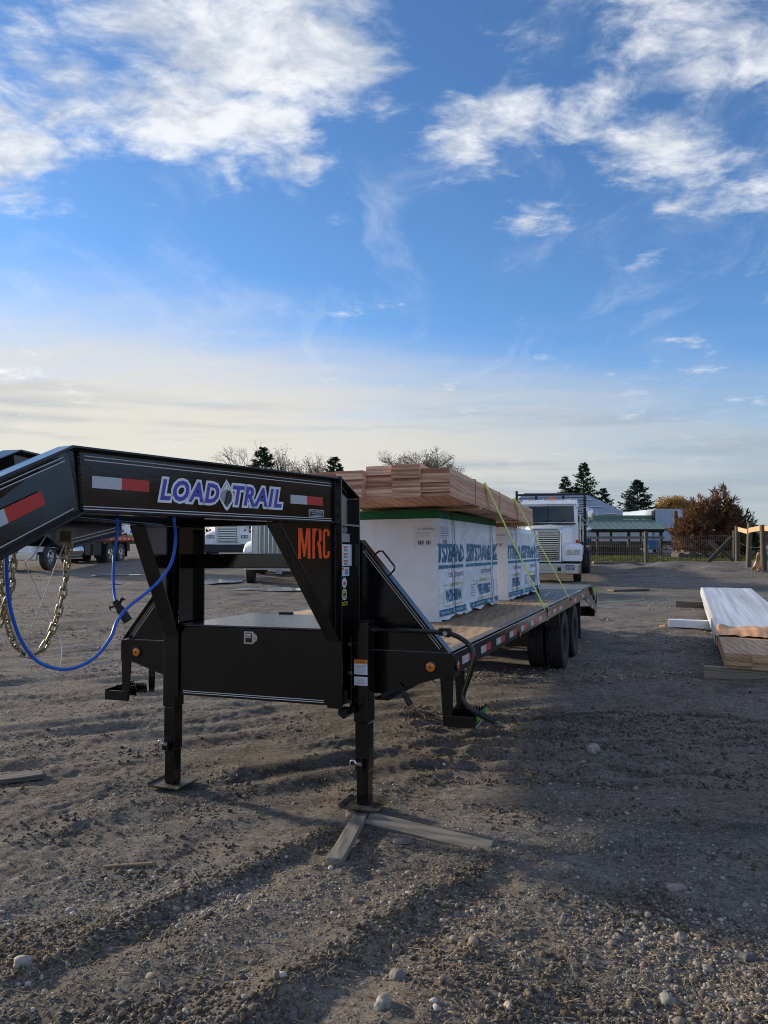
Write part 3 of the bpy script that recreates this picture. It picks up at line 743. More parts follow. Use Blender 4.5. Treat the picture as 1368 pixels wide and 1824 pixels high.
# plate under the bend of the far beam, with its flange
FB0, FB1, FB2 = mir(B0, -1), mir(B1, -1), mir(B2, -1); fd = (FB0 - FB1).normalized()
ga = FB1 + fd * 0.98; gb_ = FB1 - sl_d * 0.30
fx = Vector((0.005, 0, 0))
MB().prism([ga, FB1, gb_ + sl_u * 0.0, FB1 + fd * 0.33 - Vector((0, 0, 0.145)), FB1 + fd * 0.40 - Vector((0, 0, 0.15)), ga - Vector((0, 0, 0.055))], Vector((0.012, -0.002, 0))).build('bend_gusset', BLK, beams[1])
MB().bar(FB1 + fd * 0.33 - Vector((0, 0, 0.150)), ga - Vector((0, 0, 0.060)), 0.085, 0.011).build('gusset_flange', BLK, beams[1], bevel=0.003)
st_ = MB()
for k in (0.004, 0.022):
    a = FB1 + fd * 0.35 - Vector((0, 0, 0.135 - k)) + nn * 0.014; b = ga - Vector((0, 0, 0.046 - k)) + nn * 0.014 - fd * 0.05
    st_.bar(a, b, 0.002, 0.005)
st_.build('gusset_pinstripes', M_['pinstripe'], beams[1])

# uprights
for s in (1, -1):
    x = 0.61 * s
    up = MB().box(x - 0.005, x + 0.005, 0.013, 0.292, 0.672, 2.0)
    up.prism([(x - 0.005, 0.013, 2.0), (x - 0.005, 0.292, 2.0), (x - 0.005, 0.013, 2.095)], (0.010, 0, 0))
    u = up.build('upright', BLK, tr)
    MB().box(x - FW, x + FW, 0.0, 0.013, 0.672, 2.112).build('front_flange', BLK, u, bevel=0.003)
    MB().box(x - FW, x + FW, 0.292, 0.305, 0.672, 1.996).build('rear_flange', BLK, u, bevel=0.003)
    MB().prism([(x - FW, 0.0, 2.1125), (x + FW, 0.0, 2.1125), (x + FW, 0.308, 1.998), (x - FW, 0.308, 1.998)], (0, 0, 0.012)).build('cap_plate', BLK, u, bevel=0.003)
    MB().box(x - FW, x + FW, 0.013, 0.292, 1.812, 1.824).build('stiffener', BLK, u)
    wd = MB()
    for i in range(60):
        z = 1.10 + i * 0.0168
        wd.cyl((x + 0.009, -0.003, z), (x + 0.009, -0.003, z + 0.011), 0.0055, 6)
    wd.build('weld_bead', M_['black_satin'], u, smooth=60)
    # gusset in the corner of neck and upright
    g0 = mir(B0, s); g1 = g0 + (mir(B1, s) - g0) * 0.31; g2 = Vector((g0.x, 0, 1.095))
    n_ = Vector((-(g1 - g0).y, (g1 - g0).x, 0)).normalized()
    if n_.x < 0: n_ = -n_
    gg = MB().prism([g0 - n_ * .005, g1 - n_ * .005, g2 - n_ * .005], n_ * 0.010).build('corner_gusset', BLK, tr)
    dg_ = (g2 - g1).normalized(); off = n_.cross(dg_)
    if off.y > 0: off = -off
    MB().bar(g1 + off * 0.006, g2 + off * 0.006, 0.10, 0.012, up=off).build('gusset_flange', BLK, gg, bevel=0.003)
    if s > 0:
        ps = MB()
        for k in (0.016, 0.030):
            a = g1 - off * k + dg_ * 0.02 + n_ * 0.0062; b = g2 - off * k - dg_ * 0.05 + n_ * 0.0062
            ps.add([a, b, b - off * 0.005, a - off * 0.005], [(0, 1, 2, 3)])
        ps.build('pinstripes', M_['pinstripe'], gg)
        # MRC lettering, bold and condensed
        gd = (g0 - g1).normalized()
        def on_gus(a, b, o=0.0072): p = g0 - gd * (0.050 + (200 - a) / 200 * 0.292) + n_ * o; return (p.x, p.y, 1.607 + b / 187 * 0.183)
        L_M = [(0, 0), (0, 187), (25, 187), (38, 78), (51, 187), (76, 187), (76, 0), (58, 0), (58, 118), (44, 12), (32, 12), (18, 118), (18, 0)]
        L_R1 = [(88, 0), (88, 187), (126, 187), (116, 178), (108, 158), (105, 128), (104, 90), (104, 0)]
        L_R2 = [(134, 187), (143, 184), (147, 172), (147, 120), (143, 106), (135, 98), (142, 84), (149, 0), (131, 0), (124, 70), (116, 90), (118, 100), (127, 110), (129, 122), (129, 164), (126, 178)]
        L_C = [(155, 17), (155, 170), (166, 187), (189, 187), (200, 170), (200, 140), (185, 140), (185, 167), (170, 167), (170, 20), (185, 20), (185, 47), (200, 47), (200, 17), (189, 0), (166, 0)]
        for nm, polys in (('lettering_m', [L_M]), ('lettering_r', [L_R1, L_R2]), ('lettering_c', [L_C])):
            lm_ = MB()
            for pp in polys: lm_.add([on_gus(a, b) for a, b in pp], [tuple(range(len(pp)))])
            lm_.build('lettering', M_['decal_orange'], gg, fix=False)
        # stickers down the web of the right-hand upright
        def stick(y0, y1, z0, z1, m, off=0.0066, nm='sticker'):
            X = x + off; y0 += 0.078; y1 += 0.078; return MB().add([(X, y0, z0), (X, y1, z0), (X, y1, z1), (X, y0, z1)], [(0, 1, 2, 3)]).build(nm, M_[m], u)
        stick(0.03, 0.115, 1.785, 1.83, 'decal_grey'); stick(0.03, 0.155, 1.71, 1.765, 'decal_grey')
        k_ = stick(0.03, 0.185, 1.555, 1.695, 'decal_white'); k_['label'] = 'white sticker with three warning panels'
        for i in range(3):
            stick(0.055, 0.12, 1.672 - i * 0.045, 1.683 - i * 0.045, 'decal_orange', 0.0074, 'sticker_print')
            stick(0.06, 0.115, 1.650 - i * 0.045, 1.667 - i * 0.045, 'decal_grey', 0.0074, 'sticker_print')
        stick(0.03, 0.145, 1.49, 1.548, 'decal_white'); stick(0.03, 0.055, 1.53, 1.544, 'decal_orange', 0.0074, 'sticker_print'); stick(0.075, 0.125, 1.50, 1.535, 'decal_grey', 0.0074, 'sticker_print')
        def oval(yc, zc, a, b, m, off, sq=2.0):
            pts = []
            for i in range(24):
                t = 2 * math.pi * i / 24; c_, s_ = math.cos(t), math.sin(t)
                pts.append((x + off, yc + 0.078 + a * abs(c_) ** (2 / sq) * (1 if c_ > 0 else -1), zc + b * abs(s_) ** (2 / sq) * (1 if s_ > 0 else -1)))
            MB().add(pts, [tuple(range(24))]).build('sticker', M_[m], u)
        oval(0.068, 1.447, 0.038, 0.034, 'decal_white', 0.0066); oval(0.068, 1.442, 0.022, 0.012, 'decal_orange', 0.0074)
        oval(0.068, 1.372, 0.036, 0.036, 'decal_white', 0.0066, 3); oval(0.068, 1.373, 0.028, 0.028, 'decal_yellow', 0.0074, 3); stick(0.045, 0.09, 1.366, 1.378, 'decal_dark', 0.0080, 'sticker_print')
        stick(0.03, 0.115, 1.302, 1.325, 'decal_yellow')
        stick(0.042, 0.10, 1.309, 1.318, 'decal_dark', 0.0074, 'sticker_print')
MB().box(-0.604, 0.604, 0.10, 0.20, 1.54, 1.64).build('cross_bar', BLK, tr, bevel=0.006)
MB().box(-0.60, 0.60, 0.03, 0.13, 1.826, 1.93).build('top_cross_bar', BLK, tr, bevel=0.006)

# toolbox between the uprights
tb = MB().box(-0.556, 0.556, 0.018, 0.93, 0.684, 1.150).build('toolbox', BLK, tr, bevel=0.006)
MB().box(-0.558, 0.558, 0.008, 0.935, 1.152, 1.164).build('lid', M_['diamond_plate'], tb, bevel=0.003)
for xx in (-0.24, 0.24): MB().cyl((xx - 0.06, 0.94, 1.168), (xx + 0.06, 0.94, 1.168), 0.012, 10).build('hinge', M_['black_satin'], tb, smooth=40)
ps = MB()
for z in (0.700, 0.712): ps.add([(-0.53, 0.0165, z), (0.53, 0.0165, z), (0.53, 0.0165, z + 0.004), (-0.53, 0.0165, z + 0.004)], [(0, 1, 2, 3)])
ps.build('pinstripes', M_['pinstripe'], tb)
lt = MB().prism([(-0.050, 0.0175, 1.045), (0.018, 0.0175, 1.045), (0.052, 0.0175, 1.072), (0.052, 0.0175, 1.103), (0.018, 0.0175, 1.130), (-0.050, 0.0175, 1.130)], (0, -0.008, 0)).build('paddle_latch', M_['bright_steel'], tb, bevel=0.004)
MB().box(-0.036, 0.012, 0.0088, 0.012, 1.058, 1.118).build('latch_recess', M_['black_satin'], lt)
MB().box(-0.032, 0.008, 0.003, 0.0085, 1.085, 1.114).build('paddle', M_['chrome'], lt, bevel=0.003)
MB().cyl((0.034, 0.010, 1.087), (0.034, 0.004, 1.087), 0.009, 14).build('lock_barrel', M_['chrome'], lt, smooth=40)

# front plate of the deck, steps, lamps, braces
def lamp(c, axis, parent, r=0.031):
    c = Vector(c); a = Vector(axis)
    g = MB().lathe([(r + 0.011, 0.0), (r + 0.011, 0.008), (r + 0.004, 0.012), (r, 0.006), (0.0005, 0.006)], c, a, 24).build('marker_lamp', M_['rubber'], parent, smooth=50)
    MB().lathe([(r, 0.0065), (r * 0.96, 0.012), (r * 0.7, 0.015), (0.008, 0.0165), (0.007, 0.014), (0.0004, 0.014)], c, a, 24).build('lens', M_['amber_lens'], g, smooth=40)
    MB().lathe([(0.0075, 0.0145), (0.0072, 0.017), (0.0003, 0.0172)], c, a, 10).build('lens_screw', M_['decal_dark'], g, smooth=40)
for s in (1, -1):
    poly = [(0.665, 1.002), (1.283, 1.002), (1.295, 0.990), (1.295, 0.845), (1.21, 0.845), (0.80, 0.724), (0.665, 0.724)]
    fp = MB().prism([(s * a, 0.296, b) for a, b in poly], (0, 0.012, 0)).build('deck_front_plate', BLK, tr, bevel=0.003)
    MB().box(min(s * 1.283, s * 1.295), max(s * 1.283, s * 1.295), 0.309, 0.45, 0.846, 0.999).build('corner_plate', BLK, fp, bevel=0.002)
    lamp((s * 1.146, 0.296, 0.913), (0, -1, 0), fp); lamp((s * 1.295, 0.375, 0.918), (s, 0, 0), fp, 0.026)
    # triangular side brace with flange and grab handle
    br = MB().prism([(s * 0.63, 0.318, 1.004), (s * 1.245, 0.318, 1.004), (s * 0.666, 0.318, 1.712), (s * 0.63, 0.318, 1.712)], (0, 0.010, 0)).build('side_brace', BLK, tr)
    a = Vector((s * 0.668, 0.322, 1.722)); b = Vector((s * 1.262, 0.322, 1.010)); e = (b - a).normalized(); o_ = Vector((-e.z, 0, e.x)) * (1 if s > 0 else -1)
    if o_.z < 0: o_ = -o_
    MB().bar(a, b, 0.085, 0.012, up=o_).build('brace_flange', BLK, br, bevel=0.003)
    ps = MB()
    for k in (0.020, 0.036):
        p = a + e * 0.06 - o_ * k; q = b - e * 0.05 - o_ * k
        p.y = q.y = 0.3168; ps.add([p, q, q - o_ * 0.005, p - o_ * 0.005], [(0, 1, 2, 3)])
    ps.build('pinstripes', M_['pinstripe'], br)
    h0 = a + e * 0.13 + o_ * 0.004; h1 = a + e * 0.30 + o_ * 0.004
    MB().tube([h0, h0 + o_ * 0.045 + e * 0.004, h0 + o_ * 0.062 + e * 0.02, h1 + o_ * 0.062 - e * 0.02, h1 + o_ * 0.045 - e * 0.004, h1], 0.0065, 8).build('grab_handle', BLK, br, smooth=60)
    # drop step
    lg = MB().prism([(s * 1.205, 0.300, 0.846), (s * 1.292, 0.300, 0.846), (s * 1.280, 0.300, 0.548), (s * 1.222, 0.300, 0.548)], (0, 0.010, 0))
    lg2 = MB().prism([(s * 1.215, 0.60, 0.846), (s * 1.285, 0.60, 0.846), (s * 1.280, 0.60, 0.560), (s * 1.230, 0.60, 0.560)], (0, 0.010, 0))
    stp = lg.build('step', BLK, tr, bevel=0.002); lg2.build('step_rear_leg', BLK, stp, bevel=0.002)
    MB().box(min(s * 1.222, s * 1.425), max(s * 1.222, s * 1.425), 0.289, 0.299, 0.547, 0.618).build('step_front', BLK, stp, bevel=0.002)
    def teeth(y):
        pts = [(s * 1.235, y, 0.566), (s * 1.424, y, 0.566)]
        n = 11
        for i in range(n):
            xx = 1.424 - i * (0.189 / n); pts += [(s * xx, y, 0.640), (s * (xx - 0.009), y, 0.640), (s * (xx - 0.0095), y, 0.622), (s * (xx - 0.0165), y, 0.622)]
        return pts
    for yy in (0.40, 0.52): MB().prism(teeth(yy), (0, 0.006, 0)).build('step_tread', BLK, stp)
    sp = [(s * 1.428, 0.290 + 0.315 * i / 14, 0.545 + (0.055 * abs(i / 14 - 0.0) ** 2.2)) for i in range(15)] + [(s * 1.428, 0.605, 0.640), (s * 1.428, 0.290, 0.625)]
    sd_ = MB().prism(sp, (s * 0.006, 0, 0)).build('step_side', BLK, stp)
    if s > 0:
        v2, f2 = fit2d(text2d('MAX STEP', 1.0, 0.02, 0.1), 0.315, 0.59, 0.572, 0.622)
        MB().add([(1.4352, a_, b_ + max(0, (a_ - 0.4)) * 0.05) for a_, b_ in v2], f2).build('lettering', M_['decal_green'], sd_)
        ps = MB()
        for k in (0.006, 0.013):
            for i in range(14):
                y0, y1 = 0.290 + 0.315 * i / 14, 0.290 + 0.315 * (i + 1) / 14; z0 = 0.545 + 0.055 * (i / 14) ** 2.2 + k; z1 = 0.545 + 0.055 * ((i + 1) / 14) ** 2.2 + k
                ps.add([(1.4350, y0, z0), (1.4350, y1, z1), (1.4350, y1, z1 + 0.0035), (1.4350, y0, z0 + 0.0035)], [(0, 1, 2, 3)])
        ps.build('pinstripes', M_['pinstripe'], sd_)
# loose plug hanging behind the front plate
MB().tube([(0.93, 0.29, 0.80), (0.955, 0.275, 0.775), (0.985, 0.262, 0.73)], 0.009, 8).build('hose_end', M_['rubber'], tr, smooth=50)
MB().cyl((0.978, 0.264, 0.742), (1.022, 0.25, 0.675), 0.019, 12).build('hose_grip', M_['rubber'], tr, smooth=50)

# landing jacks
for s in (1, -1):
    x, y = 0.733 * s, 0.185; ground_z = 0.052 if s > 0 else 0.012
    zl = -0.0135 * x + 0.0139 * (y - 0.3) * -1 + ground_z + 0.0          # height of the foot in the trailer's frame
    jk = MB().box(x - 0.053, x + 0.053, y - 0.053, y + 0.053, 0.568, 1.204).build('landing_jack', BLK, tr, bevel=0.008)
    MB().box(x - 0.055, x + 0.055, y - 0.055, y + 0.055, 1.204, 1.212).build('jack_cap', BLK, jk, bevel=0.002)
    MB().box(x - 0.046, x + 0.046, y - 0.046, y + 0.046, 0.268, 0.567).build('middle_tube', BLK, jk, bevel=0.006)
    MB().box(x - 0.040, x + 0.040, y - 0.040, y + 0.040, zl + 0.010, 0.267).build('drop_leg', BLK, jk, bevel=0.005)
    hl = MB()
    for z in (0.20, 0.13): hl.cyl((x, y - 0.0395, z), (x, y - 0.0412, z), 0.010, 12)
    hl.build('pin_hole', M_['rubber'], jk)
    ft = MB(); a = 0.118
    ft.box(x - a, x + a, y - a, y + a, zl, zl + 0.008)
    for q in ((1, 0), (-1, 0), (0, 1), (0, -1)):
        if q[0]: ft.prism([(x + q[0] * a, y - a, zl), (x + q[0] * a, y + a, zl), (x + q[0] * (a + 0.020), y + a - .01, zl + 0.014), (x + q[0] * (a + 0.020), y - a + .01, zl + 0.014)], (0, 0, 0.007))
        else: ft.prism([(x - a, y + q[1] * a, zl), (x + a, y + q[1] * a, zl), (x + a - .01, y + q[1] * (a + 0.020), zl + 0.014), (x - a + .01, y + q[1] * (a + 0.020), zl + 0.014)], (0, 0, 0.007))
    ft.build('foot_plate', M_['foot_steel'], jk)
    # spring plunger with chrome pull
    pb = MB().box(x - 0.030, x + 0.020, y - 0.090, y - 0.047, 0.275, 0.318).build('plunger_block', BLK, jk, bevel=0.006)
    pts = [(x - 0.045 + 0.02 * math.cos(t), y - 0.082, 0.312 + 0.026 * math.sin(t)) for t in np.linspace(math.pi, 0, 9)]
    pts = [(x - 0.065, y - 0.082, 0.272)] + pts + [(x - 0.025, y - 0.082, 0.295)]
    MB().tube(pts, 0.0075, 8).build('plunger_pull', M_['chrome'], pb, smooth=60)
    MB().box(x - 0.012, x + 0.018, y - 0.096, y - 0.088, 0.312, 0.332).build('plunger_tag', M_['bright_steel'], pb)
    # mounting bracket and bolts
    x0, x1 = sorted((s * 0.663, s * 0.679))
    mb_ = MB().box(x0, x1, y - 0.075, y + 0.055, 0.655, 1.12).build('mount_plate', BLK, jk, bevel=0.004)
    for z in (0.70, 0.88, 1.06):
        MB().cyl((s * 0.671, y - 0.075, z), (s * 0.671, y - 0.090, z), 0.013, 6).build('bolt', M_['gold_zinc'], mb_)
    if s > 0:
        def lab(z0, z1, m, off=0.0536, x_0=x - 0.046, x_1=x + 0.046): return MB().add([(x_0, y - off, z0), (x_1, y - off, z0), (x_1, y - off, z1), (x_0, y - off, z1)], [(0, 1, 2, 3)]).build('warning_label', M_[m], jk)
        lab(0.869, 0.962, 'label_paper'); lab(0.936, 0.962, 'decal_amber', 0.0540); lab(0.800, 0.855, 'label_paper')
        for (b_, z0, z1, w_) in (('WARNING', 0.943, 0.954, 0.026), ('LOAD LIMIT', 0.912, 0.928, 0.034), ('USE ONLY WITHIN THE RATED LOAD', 0.900, 0.905, 0.036), ('KEEP CLEAR OF THE MOVING LEG', 0.889, 0.894, 0.036), ('READ THE MANUAL BEFORE USE', 0.878, 0.883, 0.036), ('107234', 0.828, 0.840, 0.022), ('IIIIIIIIIIIIII', 0.810, 0.820, 0.032)):
            v2, f2 = fit2d(text2d(b_, 1.0, 0.0, 0, res=2), x - w_, x + w_, z0, z1)
            MB().add([(a_, y - 0.0546, c_) for a_, c_ in v2], f2).build('label_print', M_['print_grey' if b_ != 'WARNING' else 'decal_dark'], jk)
        # crank: shaft out to the corner, knuckle, folded-down handle
        MB().cyl((x + 0.054, y, 1.150), (x + 0.10, y, 1.150), 0.024, 14).build('gear_shaft_boss', BLK, jk, smooth=40)
        MB().tube([(x + 0.10, y, 1.150), (0.98, y, 1.150), (1.245, y, 1.146)], [0.013, 0.015, 0.015], 10).build('crank_shaft', BLK, jk, smooth=50)
        kn = MB().cbox((1.278, y, 1.150), (0.075, 0.046, 0.046)).cyl((1.250, y, 1.150), (1.312, y, 1.140), 0.026, 12).build('knuckle', BLK, jk, bevel=0.005)
        MB().cyl((1.283, y - 0.030, 1.142), (1.283, y - 0.022, 1.142), 0.016, 6).build('knuckle_bolt', M_['chrome'], kn)
        cp = [(1.30, 1.143), (1.36, 1.122), (1.41, 1.095), (1.447, 1.055), (1.458, 1.01), (1.450, 0.95), (1.425, 0.87), (1.398, 0.80), (1.392, 0.765), (1.402, 0.735), (1.43, 0.706), (1.475, 0.684), (1.50, 0.675)]
        MB().tube([(a_, y - 0.004 * i, c_) for i, (a_, c_) in enumerate(cp)], 0.0155, 10).build('crank_handle', BLK, jk, smooth=60)
        MB().cyl((1.492, y - 0.047, 0.678), (1.590, y - 0.052, 0.637), 0.0205, 14).build('handle_grip', M_['black_satin'], jk, smooth=40)
    else:
        MB().cyl((x - 0.053, y, 1.165), (x - 0.115, y, 1.165), 0.012, 10).build('gear_shaft', M_['worn_steel'], jk, smooth=40)
MB().prism([(0.635, -0.005, 0.672), (0.700, -0.005, 0.672), (0.700, -0.005, 0.64), (0.672, -0.005, 0.612), (0.635, -0.005, 0.64)], (0, 0.10, 0)).build('tow_hook', BLK, tr, bevel=0.003)

# deck: steel frame, planks, edge rails, tape, pockets
DZ = 1.003
fr = MB()
for x in (-0.56, 0.56):
    fr.box(x - 0.005, x + 0.005, 0.94, 10.1, 0.56, 0.86); fr.box(x - 0.055, x + 0.055, 0.94, 10.1, 0.861, 0.874); fr.box(x - 0.055, x + 0.055, 0.94, 10.1, 0.546, 0.559)
for k in range(20):
    y = 0.65 + k * 0.40
    if y < 8.2: fr.box(-1.19, 1.19, y, y + 0.045, 0.876, 0.962)
fd_ = fr.build('deck_frame', BLK, tr)
npl = 13; pw_ = 2.40 / npl
src = None
for i in range(npl):
    x0 = -1.20 + i * pw_
    y1 = 5.62
    o = MB().box(0.002, pw_ - 0.004, 0.335, y1, 0.0, 0.038).build('deck_plank', M_['deck_wood'], fd_, bevel=0.003) if src is None else inst(src, 'deck_plank', fd_, Matrix.Identity(4))
    o.location = (x0, 0, DZ - 0.038 + random.uniform(-0.0015, 0.0015)); src = src or o
MB().box(-1.20, 1.20, 5.63, 8.20, DZ - 0.012, DZ - 0.002).build('steel_deck_plate', M_['black_satin'], fd_)
MB().box(-1.19, 1.19, 0.309, 0.333, 0.905, DZ - 0.001).build('deck_front_angle', M_['worn_steel'], fd_)
for s in (1, -1):
    lo, hi = sorted((s * 1.203, s * 1.258))
    MB().box(lo, hi, 0.310, 8.20, DZ - 0.008, DZ + 0.001).build('edge_strip', M_['worn_steel'], fd_, bevel=0.002)
    lo, hi = sorted((s * 1.206, s * 1.212)); MB().box(lo, hi, 0.310, 8.20, 0.845, DZ - 0.009).build('side_channel', BLK, fd_)
    lo, hi = sorted((s * 1.285, s * 1.295)); rl = MB().box(lo, hi, 0.452, 8.25, 0.872, DZ - 0.003).build('rub_rail', BLK, fd_, bevel=0.003)
    for k in range(16):
        y = 0.62 + k * 0.50; lo, hi = sorted((s * 1.213, s * 1.284))
        MB().box(lo, hi, y, y + 0.008, 0.885, 0.990).box(lo, hi, y + 0.085, y + 0.093, 0.885, 0.990).build('stake_pocket', BLK, fd_)
    for k in range(15):
        y = 0.51 + k * 0.515
        if s > 0 and k in (10, 13): continue
        tape(lambda t, z: (s * 1.2962, t, z), y, y + 0.33, 0.905, 0.957, rl)
lamp((1.295, 2.98 - 0.50, 0.888), (1, 0, 0), fd_, 0.020)
MB().box(-0.9, 0.9, 5.5, 5.9, 0.40, 0.52).build('axle_hanger', M_['dusty_steel'], tr)

# wheels: two axles with dual tyres
def tyre_prof(w, r, rim=0.205):
    h = w / 2
    p = [(rim, -h * 0.78), (rim + 0.02, -h * 0.86), (r * 0.72, -h), (r * 0.88, -h * 0.97), (r * 0.965, -h * 0.84), (r * 0.985, -h * 0.74)]
    for k in (-0.42, -0.14, 0.14, 0.42):
        p += [(r * 0.998, (k - 0.05) * w * 0.72), (r * 0.972, (k - 0.035) * w * 0.72), (r * 0.972, (k + 0.035) * w * 0.72), (r * 0.998, (k + 0.05) * w * 0.72)]
    p += [(r * 0.985, h * 0.74), (r * 0.965, h * 0.84), (r * 0.88, h * 0.97), (r * 0.72, h), (rim + 0.02, h * 0.86), (rim, h * 0.78)]
    return p
def rim_prof(w, rim=0.205, s=1):
    h = w / 2 * s
    return [(rim + 0.004, h * 0.80), (rim - 0.012, h * 0.82), (rim - 0.020, h * 0.5), (rim - 0.03, h * 0.2), (rim * 0.75, h * 0.08), (rim * 0.55, h * 0.25), (rim * 0.36, h * 0.30), (rim * 0.34, h * 0.62), (0.001, h * 0.64)]
wsrc = rsrc = None
for yy in (6.0, 7.15):
    MB().cyl((-1.2, yy, 0.462), (1.2, yy, 0.462), 0.06, 12).build('axle', M_['dusty_steel'], tr, smooth=40)
    for s in (1, -1):
        for xx in (0.90, 1.145):
            if wsrc is None:
                mbt = MB().lathe(tyre_prof(0.218, 0.388), (0, 0, 0), (1, 0, 0), 56)
                for k in range(56):                                   # shoulder lugs
                    t = 2 * math.pi * k / 56
                    for q in (-1, 1):
                        M4 = Matrix.Rotation(t, 4, 'X') @ Matrix.Translation((q * 0.088, 0, 0.378))
                        mbt.cbox((0, 0, 0), (0.026, 0.028, 0.018), M4)
                wsrc = mbt.build('wheel', M_['tyre'], tr, smooth=35); wh = wsrc
                rsrc = MB().lathe(rim_prof(0.218), (0, 0, 0), (1, 0, 0), 40).build('rim', M_['dusty_steel'], wh, smooth=40)
                wsrc.location = (s * xx, yy, 0.462)
            else:
                wh = inst(wsrc, 'wheel', tr, Matrix.Translation((s * xx, yy, 0.462)) @ Matrix.Rotation(random.uniform(0, 6), 4, 'X'))
                inst(rsrc, 'rim', wh, Matrix.Identity(4) if s > 0 else Matrix.Rotation(math.pi, 4, 'Z'))
# fenderless rear: flaps, dovetail, folded ramps
for s in (1, -1):
    lo, hi = sorted((s * 0.78, s * 1.262))
    MB().box(lo, hi, 7.72, 7.735, 0.27, 0.86).build('mud_flap', M_['rubber'], tr)
    MB().box(*sorted((s * 1.05, s * 1.24)), 5.55, 5.58, 0.66, 0.86).build('tyre_guard', BLK, tr)
    lo, hi = sorted((s * 1.262, s * 1.295))
    dv = MB().prism([(s * 1.262, 8.26, 0.99), (s * 1.262, 8.26, 0.85), (s * 1.262, 10.1, 0.50), (s * 1.262, 10.25, 0.50), (s * 1.262, 10.25, 0.62)], (s * 0.033, 0, 0)).build('dovetail_side', BLK, tr)
    tape(lambda t, z: (s * 1.2975, t, z - (t - 8.3) * 0.19), 8.55, 8.9, 0.84, 0.90, dv); tape(lambda t, z: (s * 1.2975, t, z - (t - 8.3) * 0.19), 9.3, 9.65, 0.84, 0.90, dv)
    lo, hi = sorted((s * 0.06, s * 1.23))
    rp = MB().box(lo, hi, 8.23, 10.1, DZ - 0.030, DZ + 0.004).build('folded_ramp', M_['ramp_steel'], tr, bevel=0.004)
    lo, hi = sorted((s * 1.232, s * 1.262)); MB().box(lo, hi, 8.26, 10.12, DZ - 0.16, DZ + 0.010).build('ramp_side', BLK, rp, bevel=0.003)
    X = s * 1.2965
    gs = MB().prism([(s * 1.263, 9.3, 0.995), (s * 1.263, 10.10, 1.0), (s * 1.263, 10.10, 0.72), (s * 1.263, 9.86, 0.74)], (s * 0.030, 0, 0)).build('ramp_end_plate', BLK, rp)
    MB().add([(X, 9.55, 0.975), (X, 10.05, 0.985), (X, 10.06, 0.80), (X, 9.86, 0.82)], [(0, 1, 2, 3)]).build('ramp_sticker', M_['decal_green'], rp)
    MB().bar((s * 1.28, 10.16, 0.95), (s * 1.28, 10.22, 0.48), 0.03, 0.03).build('ramp_leg', BLK, tr)
MB().box(-1.26, 1.26, 10.12, 10.24, 0.42, 0.60).build('rear_bumper', BLK, tr, bevel=0.005)
MB().box(-0.9, 0.9, 5.2, 5.26, 0.45, 0.87).build('cross_member', BLK, tr)

# cable, plug, chains, string under the neck
def smooth_path(pts, n=8):
    P = [Vector(p) for p in pts]; out = []
    for i in range(len(P) - 1):
        p0, p1, p2, p3 = P[max(i - 1, 0)], P[i], P[i + 1], P[min(i + 2, len(P) - 1)]
        for k in range(n):
            t = k / n
            out.append(0.5 * ((2 * p1) + (p2 - p0) * t + (2 * p0 - 5 * p1 + 4 * p2 - p3) * t * t + (3 * p1 - p0 - 3 * p2 + p3) * t ** 3))
    return out + [P[-1]]
cbA = [(0.108, -0.956, 1.87), (0.152, -0.99, 1.72), (0.195, -1.078, 1.603), (0.21, -1.178, 1.521), (0.208, -1.285, 1.457), (0.189, -1.398, 1.391), (0.196, -1.48, 1.331), (0.209, -1.538, 1.261), (0.179, -1.612, 1.179), (0.112, -1.691, 1.143), (0.042, -1.772, 1.178), (0.01, -1.839, 1.271), (0.007, -1.897, 1.405), (0.031, -1.944, 1.547), (0.045, -1.96, 1.72)]
cable = MB().tube(smooth_path(cbA), 0.0078, 8).build('wiring_cable', M_['blue_cable'], tr, smooth=60)
cbB = [(-0.135, -1.102, 1.83), (-0.128, -1.11, 1.75), (-0.095, -1.17, 1.62), (-0.055, -1.215, 1.47), (-0.002, -1.257, 1.40)]
MB().tube(smooth_path(cbB), 0.0078, 8).build('wiring_cable', M_['blue_cable'], tr, smooth=60)
pd = (Vector((0.053, -1.235, 1.31)) - Vector((-0.002, -1.257, 1.40))).normalized(); pq = Vector((-0.002, -1.257, 1.40))
pg = MB().lathe([(0.0005, -0.012), (0.014, -0.012), (0.017, 0.0), (0.017, 0.030), (0.021, 0.034), (0.023, 0.070), (0.023, 0.108), (0.020, 0.108), (0.020, 0.09), (0.0005, 0.09)], pq, pd, 18).build('plug', M_['rubber'], tr, smooth=40)
side = pd.cross(Vector((0, 1, 0))).normalized()
for q in (1, -1): MB().bar(pq + side * q * 0.012 + pd * 0.012, pq + side * q * 0.046 + pd * (-0.002), 0.014, 0.010).bar(pq + side * q * 0.044 - pd * 0.004, pq + side * q * 0.050 + pd * 0.014, 0.014, 0.008).build('plug_lug', M_['rubber'], pg, bevel=0.002)
lk = None
